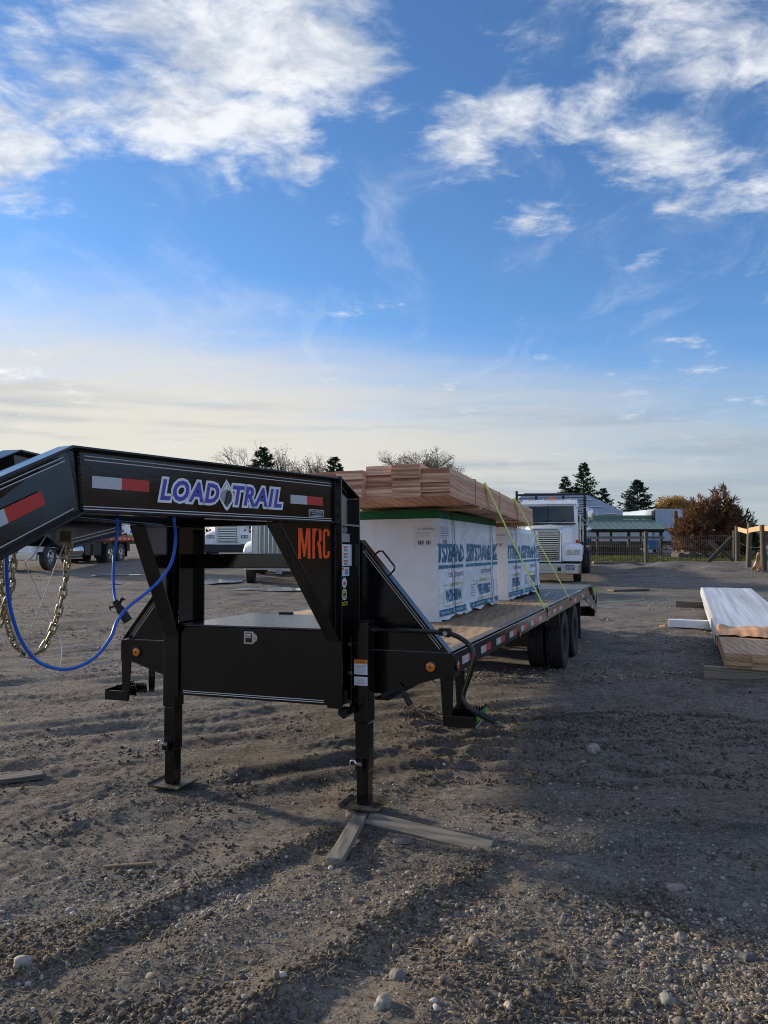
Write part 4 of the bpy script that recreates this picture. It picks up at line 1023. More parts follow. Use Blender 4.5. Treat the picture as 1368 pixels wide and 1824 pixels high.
def chain(pts, pitch=0.041):
    global lk
    P = smooth_path(pts, 20); ln = [0]
    for i in range(1, len(P)): ln.append(ln[-1] + (P[i] - P[i - 1]).length)
    n = int(ln[-1] / pitch)
    root = None
    for k in range(n):
        d0 = (k + 0.5) * pitch; i = max(j for j in range(len(ln)) if ln[j] <= d0); i = min(i, len(P) - 2)
        p = P[i].lerp(P[i + 1], (d0 - ln[i]) / max(1e-6, ln[i + 1] - ln[i])); d = (P[i + 1] - P[i]).normalized()
        q = d.to_track_quat('X', 'Z').to_matrix().to_4x4()
        M4 = Matrix.Translation(p) @ q @ Matrix.Rotation((math.pi / 2 if k % 2 else 0) + 0.5 + random.uniform(-.15, .15), 4, 'X')
        if lk is None:
            a, b = 0.0165, 0.0125; ring = []
            for t in np.linspace(-math.pi / 2, math.pi / 2, 9): ring.append((a + b * math.cos(t), b * math.sin(t), 0))
            for t in np.linspace(math.pi / 2, 3 * math.pi / 2, 9): ring.append((-a + b * math.cos(t), b * math.sin(t), 0))
            lk = MB().tube(ring, 0.0052, 8, closed=True).build('safety_chain', M_['gold_zinc'], None, smooth=80)
            lk.parent = tr; lk.matrix_local = M4; root = lk; rinv = M4.inverted(); continue
        if root is None:
            root = inst(lk, 'safety_chain', tr, M4); rinv = M4.inverted()
        else:
            inst(lk, 'chain_link', root, rinv @ M4)
chain([(0.008, -1.581, 1.693), (-0.009, -1.584, 1.534), (-0.02, -1.607, 1.395), (-0.038, -1.633, 1.295), (-0.062, -1.663, 1.22), (-0.093, -1.695, 1.198), (-0.116, -1.726, 1.216), (-0.133, -1.755, 1.268), (-0.144, -1.782, 1.356), (-0.146, -1.807, 1.468), (-0.134, -1.825, 1.56), (-0.12, -1.83, 1.70)])
chain([(-0.060, -1.822, 1.70), (-0.076, -1.824, 1.506), (-0.099, -1.831, 1.422), (-0.13, -1.841, 1.326), (-0.166, -1.853, 1.254), (-0.168, -1.963, 1.337), (-0.144, -2.064, 1.528), (-0.13, -2.1, 1.66)])
MB().prism([(-0.035, -1.60, 1.70), (0.035, -1.60, 1.70), (0.015, -1.575, 1.68), (-0.015, -1.575, 1.68)], (0, 0.004, 0.05)).build('chain_bracket', M_['gold_zinc'], tr)
MB().tube(smooth_path([(0.13, -1.833, 1.73), (0.045, -1.833, 1.629), (-0.02, -1.804, 1.607), (-0.061, -1.711, 1.513), (-0.068, -1.658, 1.423), (-0.074, -1.606, 1.368), (-0.037, -1.59, 1.278), (0.015, -1.622, 1.208), (0.037, -1.666, 1.128), (0.016, -1.727, 1.093), (-0.01, -1.77, 1.141), (-0.012, -1.793, 1.217), (-0.003, -1.792, 1.301), (0.037, -1.778, 1.409), (0.032, -1.729, 1.503), (0.027, -1.678, 1.6), (0.001, -1.604, 1.69)]), 0.0022, 6).build('string', M_['string'], tr, smooth=80)

# ------------------------------------------------------------------ the load: wrapped panel bundles
def wrinkle(u, v, W_, H_, seed, amp=0.016, bands=()):
    """how far the wrap stands off the stack at u along, v up"""
    u = np.asarray(u, float); v = np.asarray(v, float)
    e = np.minimum(np.minimum(u, W_ - u), np.minimum(v + 0.10, H_ - v)); m = smooth(0.0, 0.07, e)
    r = 1 - np.abs(pn(u / 0.42 + v * 0.6, v / 0.30 - u * 0.3, seed)); r2 = 1 - np.abs(pn(u / 0.17 - v * 1.7, v / 0.34 + u, seed + 1))
    w = 0.004 + amp * (0.9 * r ** 4 + 0.7 * r2 ** 5 + 0.45 * pn(u / 0.30, v / 0.42, seed + 2))
    for b in bands: w = w - 0.010 * np.exp(-((u - b) / 0.035) ** 2) + 0.010 * np.exp(-((u - b - 0.09) / 0.05) ** 2) * (0.5 + 0.5 * pn(u * 0, v / 0.12, seed + 5))
    return w * m
def bundle(name, label, Y0, seed, hgt, bands, green, x_off=0.0, group=None):
    Wd, Ln = 1.22, 2.44
    root = thing(name, label, 'panel bundle', M=T @ Matrix.Translation((x_off - Wd / 2, Y0, DZ + 0.002)), group=group)
    MB().box(0.012, Wd - 0.012, 0.012, Ln - 0.012, 0.0, hgt - 0.012).build('panel_stack', M_['osb_core'], root)
    rr = np.random.default_rng(seed)
    # the wrap as one sheet over five sides
    V, F = [], []
    def face(nu, nv, fn):
        b = len(V)
        for j in range(nv + 1):
            for i in range(nu + 1): V.append(fn(i / nu, j / nv))
        for j in range(nv):
            for i in range(nu):
                a = b + j * (nu + 1) + i; F.append((a, a + 1, a + nu + 2, a + nu + 1))
    low = lambda y: 0.010 + 0.055 * np.clip(0.35 + pn(y / 0.33, y * 0 + seed, seed + 7), 0, 1) + 0.012 * pn(y / 0.06, y * 0, seed + 8)
    def fx(a, b):
        u = a * Ln; z0 = float(low(np.array([u]))[0]) if 0.02 < a < 0.98 else 0.0; v = z0 + b * (hgt - z0)
        flare = 0.02 * (1 - b) ** 6 * (1 if 0.03 < a < 0.97 else 0) * (1 + float(pn(np.array([u / 0.15]), np.array([3.0]), seed)[0]))
        return (Wd + float(wrinkle(u, v, Ln, hgt, seed, bands=bands)) + flare, u, v)
    def fy(a, b): u = a * Wd; v = b * hgt; return (u, -float(wrinkle(u, v, Wd, hgt, seed + 20, 0.010)), v)
    def fxn(a, b): u = a * Ln; v = b * hgt; return (-float(wrinkle(u, v, Ln, hgt, seed + 40)), u, v)
    def fyn(a, b): u = a * Wd; v = b * hgt; return (u, Ln + float(wrinkle(u, v, Wd, hgt, seed + 60, 0.006)), v)
    def ft(a, b): return (a * Wd, b * Ln, hgt + 0.004 * float(pn(np.array([a * 9]), np.array([b * 14]), seed)[0]))
    face(130, 60, fx); face(44, 36, fy); face(50, 24, fxn); face(26, 20, fyn); face(20, 30, ft)
    me = MB(); me.v = V; me.f = F
    wrap = me.build('wrap', M_['wrap_white'], root, smooth=80)
    bm = bmesh.new(); bm.from_mesh(wrap.data); bmesh.ops.remove_doubles(bm, verts=bm.verts, dist=0.0008); bmesh.ops.recalc_face_normals(bm, faces=bm.faces); bm.to_mesh(wrap.data); bm.free()
    # printing on the long side, clipped where the wrap folds round the corner
    def side_pt(u, v, off=0.0025):
        u = float(np.clip(u, 0.004, Ln - 0.004)); z0 = float(low(np.array([u]))[0]); b = max(0.0, (v - z0) / (hgt - z0)); fl = 0.02 * (1 - b) ** 6 * (1 + float(pn(np.array([u / 0.15]), np.array([3.0]), seed)[0]))
        return (Wd + float(wrinkle(u, v, Ln, hgt, seed, bands=bands)) + fl + off + 0.0015, u, v)
    def prt(vf, m, nm='print', cell=0.045, off=0.0025):
        vv = [(a, b) for a, b in vf[0]]
        bm = bmesh.new(); q = [bm.verts.new((a, b, 0)) for a, b in vv]
        for f in vf[1]:
            try: bm.faces.new([q[i] for i in f])
            except ValueError: pass
        for co, no in (((0.006, 0, 0), (-1, 0, 0)), ((Ln - 0.006, 0, 0), (1, 0, 0))):
            bmesh.ops.bisect_plane(bm, geom=bm.verts[:] + bm.edges[:] + bm.faces[:], plane_co=co, plane_no=no, clear_outer=True)
        bm.verts.index_update(); vf2 = [(x.co.x, x.co.y) for x in bm.verts], [tuple(x.index for x in f.verts) for f in bm.faces]; bm.free()
        if not vf2[1]: return
        vf2 = cut2d(vf2, cell)
        MB().add([side_pt(a, b, off) for a, b in vf2[0]], vf2[1]).build(nm, M_[m], wrap)
    rect = lambda a, b, c, d: ([(a, c), (b, c), (b, d), (a, d)], [(0, 1, 2, 3)])
    for k, u0 in enumerate((-0.32, 0.93, 2.16)):
        # square emblem with a rising stroke, then the word
        prt(([(u0, 0.535), (u0 + 0.26, 0.535), (u0 + 0.33, 0.720), (u0 + 0.05, 0.720)], [(0, 1, 2, 3)]), 'print_blue', 'printed_emblem')
        prt(([(u0 + 0.02, 0.560), (u0 + 0.09, 0.600), (u0 + 0.16, 0.655), (u0 + 0.27, 0.690), (u0 + 0.15, 0.672), (u0 + 0.07, 0.625)], [(0, 1, 2, 3, 4, 5)]), 'wrap_white', 'printed_emblem_stroke', off=0.0045)
        prt(fit2d(text2d('TSTRAND', 1.0, 0.03, 0.15, 0.95), u0 + 0.29, u0 + 1.16, 0.535, 0.715), 'print_blue', 'printed_lettering', off=0.0036)
        prt(rect(u0 + 0.0, u0 + 1.15, 0.480, 0.512), 'print_blue', 'printed_bar')
        prt(fit2d(text2d('OSB STRONG', 1.0, 0.01), u0 + 0.62, u0 + 1.14, 0.395, 0.440), 'print_grey', 'printed_lettering')
        f0, f1 = u0 + 0.42, u0 + 1.10
        for rc in ((f0, f1, 0.128, 0.137), (f0, f0 + 0.009, 0.137, 0.320), (f1 - 0.009, f1, 0.137, 0.320), (f0, f0 + 0.16, 0.320, 0.329), (f1 - 0.10, f1, 0.320, 0.329)):
            prt(rect(*rc), 'print_yellow', 'printed_frame')
        prt(fit2d(text2d('WE BUILD', 1.0, 0.02), f0 + 0.18, f1 - 0.12, 0.308, 0.340), 'print_yellow', 'printed_lettering')
        prt(fit2d(text2d("WE'RE HIRING", 1.0, 0.04), f0 + 0.06, f1 - 0.05, 0.165, 0.285), 'print_blue', 'printed_lettering')
        for i in range(5): prt(rect(u0 + 0.16, u0 + 0.34 - 0.02 * (i % 2), 0.170 + i * 0.028, 0.178 + i * 0.028), 'print_grey', 'printed_small_lines')
        prt(rect(u0 + 0.06, u0 + 1.18, 0.048, 0.108), 'print_blue', 'printed_band')
        prt(fit2d(text2d('APPLY ONLINE   STRONG TODAY', 1.0, 0.01), u0 + 0.16, u0 + 1.0, 0.066, 0.090), 'label_paper', 'printed_lettering', off=0.0042)
    # label on the end, bands, torn foot
    def end_pt(u, v, off=0.003): return (u, -float(wrinkle(u, v, Wd, hgt, seed + 20, 0.010)) - off, v)
    def endq(a, b, c, d, m, off, nm='label'):
        vf = cut2d(rect(a, b, c, d), 0.05); return MB().add([end_pt(p, q, off) for p, q in vf[0]], vf[1]).build(nm, M_[m], wrap)
    endq(0.985, 1.205, 0.690, 0.880, 'label_paper', 0.003, 'paper_label')
    for (bd, z0, z1, a, b) in (('LR SHEATHING', 0.838, 0.858, 1.03, 1.19), ('PRODUCT OF CANADA', 0.806, 0.815, 1.01, 1.16), ('24/16  7/16 INCH', 0.780, 0.789, 1.01, 1.14)):
        vf = fit2d(text2d(bd, 1.0, 0.02, res=2), a, b, z0, z1); MB().add([end_pt(p, q, 0.0046) for p, q in vf[0]], vf[1]).build('label_print', M_['print_grey'], wrap)
    for i, (a, w_) in enumerate(((1.035, .006), (1.046, .003), (1.055, .008), (1.068, .004), (1.077, .009), (1.11, .007), (1.122, .004), (1.132, .010), (1.148, .005))): endq(a, a + w_, 0.705, 0.742, 'decal_dark', 0.0046, 'barcode_bar')
    prt(rect(0.02, 0.34, 0.705, 0.885), 'label_paper', 'paper_label')
    for i in range(6): prt(rect(0.05, 0.30 - 0.03 * (i % 3), 0.855 - i * 0.017, 0.861 - i * 0.017), 'print_grey', 'label_print', off=0.0045)
    for i in range(7): prt(rect(0.12 + i * 0.02, 0.128 + i * 0.02, 0.712, 0.752), 'decal_dark', 'barcode_bar', off=0.0045)
    for q, b in enumerate(bands):
        for o_, m in ((0.0, 'band'), (0.045, 'band_red')):
            pts = [side_pt(b + o_ + 0.01 * math.sin(z * 9 + q), z, 0.006) for z in np.linspace(0.015, hgt + 0.003, 24)]
            top = hgt + (0.078 if green else 0.008)
            if green: pts.append((Wd + 0.010, b + o_, top))
            pts += [(Wd - 0.02, b + o_, top), (0.02, b + o_, top)]
            MB().tube(pts, 0.0026, 5).build('band', M_[m], root, smooth=60)
    if green:
        for i in range(6):
            z0 = hgt + 0.006 + i * 0.0116
            MB().box(-0.002 + rr.uniform(-.004, .004), Wd + 0.004 + rr.uniform(-.003, .003), -0.004 + rr.uniform(-.003, .003), Ln + rr.uniform(-.004, .004), z0, z0 + 0.0111).build('green_edged_panel', M_['green_edge'], root)
    return root
bundle('panel_bundle', 'white wrapped panel bundle with green edged sheets on top, nearest the toolbox', 2.256, 101, 0.946, (0.44, 2.10), True)
bundle('panel_bundle', 'white wrapped panel bundle without green sheets, farther back on the trailer deck', 5.33, 211, 0.956, (0.46, 2.05), False, 0.012)

# lumber bundle on top, each board its own piece
LB_ang = -0.0365; LBp = Vector((0.985, 1.36, 2.078))
LM = T @ Matrix.Translation(LBp) @ Matrix.Rotation(-LB_ang, 4, 'Z') @ Matrix.Rotation(-0.0165, 4, 'X')
lum = thing('lumber_bundle', 'banded bundle of reddish fir boards lying on the white wrapped panels', 'lumber', M=LM)
bsrc = None
rows = [6, 7, 7, 6, 6]
for c in range(5):
    x1 = -c * 0.2365; jut = (0.0, -0.03, 0.02, -0.07, -0.04)[c]
    for k in range(rows[c]):
        if bsrc is None:
            bsrc = MB().box(-0.2345, 0, 0, 4.84, 0, 0.0372).build('board', M_['fir'], lum, bevel=0.0045); o = bsrc
        else: o = inst(bsrc, 'board', lum, Matrix.Identity(4))
        o.location = (x1 + random.uniform(-0.002, 0.002), jut + random.uniform(-0.018, 0.018), k * 0.0383 + random.uniform(0, 0.0004))
# end grain: darker rough faces of the near ends are boards' own sawn ends (a thin sawn skin)
for o in [o for o in lum.children]:
    e = MB().box(-0.2335, -0.001, -0.0016, -0.0004, 0.001, 0.0365).build('sawn_end', M_['fir_end'], o)
for yb in (0.95, 2.2, 3.45):
    zt = 0.232
    MB().tube([(0.004, yb, -0.004), (0.006, yb, zt), (-0.24, yb, 0.272), (-0.70, yb, 0.272), (-1.19, yb, 0.232), (-1.19, yb, -0.004), (0.004, yb, -0.004)], 0.004, 5).build('steel_band', M_['worn_steel'], lum)
for i, (yy, zt, lb) in enumerate(((1.18, 2.0275, 'pale spacer board under the lumber on the near panel bundle'), (2.75, 2.0275, 'pale spacer board under the middle of the lumber bundle'), (4.15, 1.968, 'spacer board under the far end of the lumber bundle'))):
    p = LM @ Vector((-0.60, yy, 0)); q = T.inverted() @ p
    h = q.z - zt - 0.002
    MB_ = MB().box(-0.66, 0.56, -0.045, 0.045, zt, max(zt + 0.02, q.z - 0.001) if i < 3 else zt + h)
    o = MB_.build('spacer_board', M_['fresh_board'], None, bevel=0.002); o.matrix_world = T @ Matrix.Translation((q.x + 0.05, q.y, 0))
    tag(o, lb, 'board', 'spacers under the lumber')

# yellow tie-down straps
def strap(label, yT, yR, yL):
    A = lambda x, y: (T.inverted() @ (LM @ Vector((x, y, 0)))); inv = T.inverted()
    tR = inv @ (LM @ Vector((0.006, yT, 0.236))); tR2 = inv @ (LM @ Vector((-0.02, yT, 0.2355))); m1 = inv @ (LM @ Vector((-0.26, yT - 0.02, 0.274))); m2 = inv @ (LM @ Vector((-0.70, yT - 0.06, 0.274)))
    tL = inv @ (LM @ Vector((-1.188, yT - 0.1, 0.236)))
    pts = [Vector((1.276, yR, 0.94)), Vector((1.280, yR, 1.004)), tR, tR2, m1, m2, tL, Vector((-1.280, yL, 1.004)), Vector((-1.276, yL, 0.94))]
    mb = MB(); wv = Vector((0, 0.0, 0))
    ring = []
    for i, p in enumerate(pts):
        d = (pts[min(i + 1, len(pts) - 1)] - pts[max(i - 1, 0)]).normalized()
        w = Vector((0, 1, 0)) - d * d.y; w.normalize(); n = d.cross(w).normalized()
        if n.x < 0 and i < 3: n = -n
        if n.z < 0 and 2 < i < 6: n = -n
        ring.append([p + w * 0.030 + n * 0.0015, p - w * 0.030 + n * 0.0015, p - w * 0.030 + n * 0.0045, p + w * 0.030 + n * 0.0045])
    mb.loft(ring)
    r = thing('tie_down_strap', label, 'strap', M=T, group='yellow straps over the load'); mb.build('webbing', M_['strap'], r)
    MB().box(1.272, 1.284, yR - 0.035, yR + 0.035, 0.90, 0.945).build('hook', M_['bright_steel'], r, bevel=0.003)
    MB().box(1.2965, 1.304, yR - 0.006 + 0.10, yR + 0.022 + 0.10, 0.90, 1.012).build('winch_bar', BLK, r); MB().box(1.262, 1.303, yR + 0.08, yR + 0.13, 1.0045, 1.022).build('ratchet', M_['bright_steel'], r, bevel=0.003)
    MB().box(1.2966, 1.2998, yR + 0.09, yR + 0.115, 0.865, 0.90).build('strap_tail', M_['strap'], r)
strap('yellow strap from the lumber to the rail, nearer the camera', 1.40, 4.06, 3.6)
strap('yellow strap from the lumber to the rail above the wheels', 3.20, 6.16, 5.6)

# scraps on the deck
MB().tube([(0.93, 6.35, DZ + 0.004), (0.98, 6.5, DZ + 0.05), (1.02, 6.6, DZ + 0.012), (1.0, 6.7, DZ + 0.006)], 0.004, 5).build('steel_deck_scrap', M_['white_plastic'], tr)

# ------------------------------------------------------------------ timbers under the right-hand jack
def beam_thing(name, label, cat, p0, p1, w, h, m, z0=None, z1=None, group=None, roll=0.0, bev=0.004):
    a = Vector((p0[0], p0[1], (Hs(*p0) if z0 is None else z0) + h / 2)); b = Vector((p1[0], p1[1], (Hs(*p1) if z1 is None else z1) + h / 2))
    d = b - a; L = d.length; q = d.to_track_quat('Y', 'Z').to_matrix().to_4x4()
    o = MB().box(-w / 2, w / 2, 0, L, -h / 2, h / 2).build(name, M_[m], None, bevel=bev)
    o.matrix_world = Matrix.Translation(a) @ q @ Matrix.Rotation(roll, 4, 'Y')
    return tag(o, label, cat, group)
fR = FEET[0]
beam_thing('timber_offcut', 'short weathered timber under the right jack foot, pointing at the camera', 'timber', (fR.x + 0.03, fR.y + 0.16), (-0.262, 3.985), 0.088, 0.038, 'grey_wood', z0=0.006, z1=Hs(-0.262, 3.985) + 0.004, bev=0.005)
beam_thing('timber_offcut', 'grey tapering timber lying out to the right of the jack foot', 'timber', (fR.x + 0.03, fR.y - 0.16), (0.60, 4.20), 0.10, 0.045, 'grey_wood', z0=-0.004, z1=Hs(0.60, 4.20) - 0.038, roll=0.35)
beam_thing('plank', 'grey weathered plank lying flat on the dirt at the left edge', 'plank', (-3.3, 4.98), (-2.48, 5.44), 0.13, 0.035, 'grey_wood')

# ------------------------------------------------------------------ stacked laminated beams on the right
ld = Vector((0.372, 0.928, 0)).normalized(); lr = Vector((ld.y, -ld.x, 0))
o0 = Vector((4.19, 9.15, 0)); z_a = 0.150; z_b = ground_base(np.array([8.3]), np.array([19.5]))[0] + 0.15
sl_ = (z_b - z_a) / 11.2; ly = (ld + Vector((0, 0, sl_))).normalized(); lz = lr.cross(ly)
LVM = Matrix(((lr.x, ly.x, lz.x, o0.x), (lr.y, ly.y, lz.y, o0.y), (lr.z, ly.z, lz.z, z_a), (0, 0, 0, 1)))
lv = thing('beam_stack', 'low stack of laminated beams half covered by dirty white wrap, right edge', 'lumber', M=LVM)
vs = None
for c in range(4):
    for k in range(4):
        if vs is None: vs = MB().box(0, 0.2985, 0, 11.2, 0, 0.0445).build('laminated_beam', M_['laminated'], lv, bevel=0.004); o = vs
        else: o = inst(vs, 'laminated_beam', lv, Matrix.Identity(4))
        o.location = (c * 0.30 + random.uniform(-.002, .002), random.uniform(-0.03, 0.03) + (0.02 if k == 3 else 0), k * 0.0462)
mb = MB(); nu, nv = 56, 70; st0 = 2.05
for j in range(nv + 1):
    y = st0 + (11.32 - st0) * j / nv
    for i in range(nu + 1):
        a = i / nu * (1.2 + 2 * 0.19)                                    # up the left side, over, down the right
        n = float(pn(np.array([a / 0.30]), np.array([y / 5.0]), 301)[0]); n2 = float(pn(np.array([a / 0.10]), np.array([y / 4.0]), 302)[0])
        w = 0.008 + 0.006 * n + 0.005 * n2
        if a < 0.19: q = (-0.006 - w * 0.7 - 0.03 * (1 - a / 0.19) * max(0, n + 0.3), y, a + 0.004 + 0.04 * max(0, n2) * (1 - a / 0.19))
        elif a < 1.39: q = (a - 0.19, y, 0.192 + w)
        else: q = (1.206 + w * 0.7, y, 0.19 - (a - 1.39))
        if j == 0: q = (q[0], q[1] + 0.05 * n, q[2])
        mb.v.append(q)
for j in range(nv):
    for i in range(nu):
        a = j * (nu + 1) + i; mb.f.append((a, a + 1, a + nu + 2, a + nu + 1))
mb.build('plastic_wrap', M_['wrap_dirty'], lv, smooth=80)
# folded-back brown paper lining along the opened edge
mb = MB(); nu, nv = 60, 12
for j in range(nv + 1):
    t = j / nv
    for i in range(nu + 1):
        a = -0.03 + i / nu * 1.29
        n = float(pn(np.array([a / 0.34]), np.array([t * 1.2]), 311)[0]); n2 = float(pn(np.array([a / 0.12]), np.array([t * 2.2]), 312)[0])
        y = st0 + 0.36 - 0.80 * t - 0.10 * (a / 1.2) - 0.14 * n * t; z = 0.212 + 0.125 * math.sin(math.pi * min(1, t * 1.12)) * (0.75 + 0.6 * n) + 0.018 * n2 * t
        if a < 0: z = z * 0.75
        mb.v.append((a, y, max(0.194, z)))
for j in range(nv):
    for i in range(nu):
        a = j * (nu + 1) + i; mb.f.append((a, a + 1, a + nu + 2, a + nu + 1))
mb.build('brown_paper_fold', M_['kraft'], lv, smooth=80)
MB().box(-0.014, -0.004, 1.80, 2.14, 0.01, 0.20).build('brown_paper_flap', M_['kraft'], lv)
# timbers carrying the stack
def cross_timber(label, yl, x0, x1, m, w=0.14):
    a = LVM @ Vector((x0, yl, 0)); b = LVM @ Vector((x1, yl, 0)); h = 0.145
    d = (b - a); L = d.length; q = d.to_track_quat('X', 'Z').to_matrix().to_4x4()
    o = MB().box(0, L, -w / 2, w / 2, -h, -0.002).build('bearer_timber', M_[m], None, bevel=0.006); o.matrix_world = Matrix.Translation(a) @ q
    return tag(o, label, 'timber', 'bearers under the beam stack')
cross_timber('thick weathered bearer timber under the near end of the beam stack', 0.12, -0.24, 1.5, 'bearer_wood')
cross_timber('dark bearer timber under the far end of the wrapped beam stack', 9.3, -0.62, 1.4, 'dark_timber')
o = cross_timber('pale wrapped bearer block sticking out from the middle of the beam stack', 5.25, -0.72, 1.4, 'wrap_white', 0.16)
p = LVM @ Vector((-0.80, 5.2, 0)); beam_thing('scrap_wood', 'small orange tipped wood scrap beside the pale bearer block', 'scrap', (p.x - 0.08, p.y), (p.x + 0.04, p.y + 0.10), 0.05, 0.03, 'kraft')
p = LVM @ Vector((-0.60, 5.55, 0)); beam_thing('scrap_wood', 'pale wood scrap lying behind the wrapped bearer block', 'scrap', (p.x - 0.12, p.y + 0.1), (p.x + 0.15, p.y), 0.09, 0.05, 'fresh_board')

# green plastic strapping on the dirt, behind the trailer
def ribbon(name, label, pts, w, m, cat):
    P = smooth_path([(x, y, Hs(x, y) + dz) for x, y, dz in pts], 5); mb = MB(); rings = []
    for i, p in enumerate(P):
        d = (P[min(i + 1, len(P) - 1)] - P[max(i - 1, 0)]).normalized(); n = d.cross(Vector((0, 0, 1))).normalized(); u = n.cross(d)
        rings.append([p - n * w / 2, p + n * w / 2, p + n * w / 2 + u * 0.003, p - n * w / 2 + u * 0.003])
    mb.loft(rings); return tag(mb.build(name, M_[m], None), label, cat)
ribbon('strapping', 'straight length of green plastic strapping on the dirt behind the trailer', [(5.2, 19.0, .02), (5.9, 19.2, .03), (6.9, 19.5, .02)], 0.05, 'green_strapping', 'strapping')
ribbon('strapping', 'short bent length of green plastic strapping near the trailer ramp', [(4.85, 18.6, .03), (5.15, 18.1, .06), (5.45, 17.8, .02), (5.65, 17.85, .02)], 0.04, 'green_strapping', 'strapping')

# ------------------------------------------------------------------ trucks
def rr_ring(hw, z0, z1, y, rad=0.12, n=4, crown=0.0):
    """rounded rectangular ring in x-z at depth y (top corners rounded)"""
    pts = [(-hw, y, z0)]
    for k in range(n + 1):
        t = math.pi / 2 * k / n; pts.append((-hw + rad - rad * math.cos(t), y, z1 - rad + rad * math.sin(t)))
    pts.append((0, y, z1 + crown))
    for k in range(n + 1):
        t = math.pi / 2 * (1 - k / n); pts.append((hw - rad + rad * math.cos(t), y, z1 - rad + rad * math.sin(t)))
    pts.append((hw, y, z0)); return pts
def place_truck(name, label, x, y, fwd, zg=None):
    """truck frame: x to its left in the picture's right, y to the rear, z up"""
    b = Vector((-fwd[0], -fwd[1], 0)).normalized(); a = Vector((b.y, -b.x, 0)); z = Hs(x, y + 2) if zg is None else zg
    return thing(name, label, 'truck', M=Matrix(((a.x, b.x, 0, x), (a.y, b.y, 0, y), (0, 0, 1, z), (0, 0, 0, 1))))
def truck_wheel(parent, x, y, r=0.52, w=0.28, m='tyre_worn', rim='bright_steel', out=1):
    wh = MB().lathe(tyre_prof(w, r, 0.285), (x, y, r - 0.01), (1, 0, 0), 40).build('wheel', M_[m], parent, smooth=35)
    h = w / 2 * out
    MB().lathe([(0.29, h * 0.80), (0.272, h * 0.84), (0.262, h * 0.5), (0.25, h * 0.15), (0.20, h * 0.05), (0.15, h * 0.35), (0.10, h * 0.45), (0.095, h * 0.9), (0.001, h * 0.95)], (x, y, r - 0.01), (1, 0, 0), 32).build('rim', M_[rim], wh, smooth=40)
    hl = MB()
    for k in range(10):
        t = 2 * math.pi * k / 10; hl.cyl((x + h * 0.22, y + 0.215 * math.cos(t), r - 0.01 + 0.215 * math.sin(t)), (x + h * 0.30, y + 0.215 * math.cos(t), r - 0.01 + 0.215 * math.sin(t)), 0.028, 8)
    o = hl.build('hand_hole', M_['rubber'], wh); o['kind'] = 'stuff'
    return wh
def grille_slats(parent, hw, z0, z1, y, n, m='chrome', vert=False, back='cab_dark'):
    MB().box(-hw, hw, y + 0.03, y + 0.05, z0, z1).build('grille_mesh', M_[back], parent)
    for k in range(n):
        if vert:
            x = -hw + (k + 0.5) * 2 * hw / n; MB().box(x - 0.012, x + 0.012, y - 0.01, y + 0.028, z0, z1).build('grille_bar', M_[m], parent)
        else:
            z = z0 + (k + 0.5) * (z1 - z0) / n; MB().box(-hw, hw, y - 0.01, y + 0.028, z - (z1 - z0) / n * 0.20, z + (z1 - z0) / n * 0.20).build('grille_bar', M_[m], parent)
def surround(parent, hw, z0, z1, y, w=0.06, m='chrome', name='grille_surround'):
    mb = MB(); path = []
    r = 0.14
    path.append((-hw, y, z0))
    for k in range(7):
        t = math.pi / 2 * k / 6; path.append((-hw + r - r * math.cos(t), y, z1 - r + r * math.sin(t)))
    for k in range(7):
        t = math.pi / 2 * (1 - k / 6); path.append((hw - r + r * math.cos(t), y, z1 - r + r * math.sin(t)))
    path.append((hw, y, z0)); path = path + [(0, y, z0 - 0.0)]
    return mb.tube(path, w / 2, 8, closed=True).build(name, M_[m], parent, smooth=60)

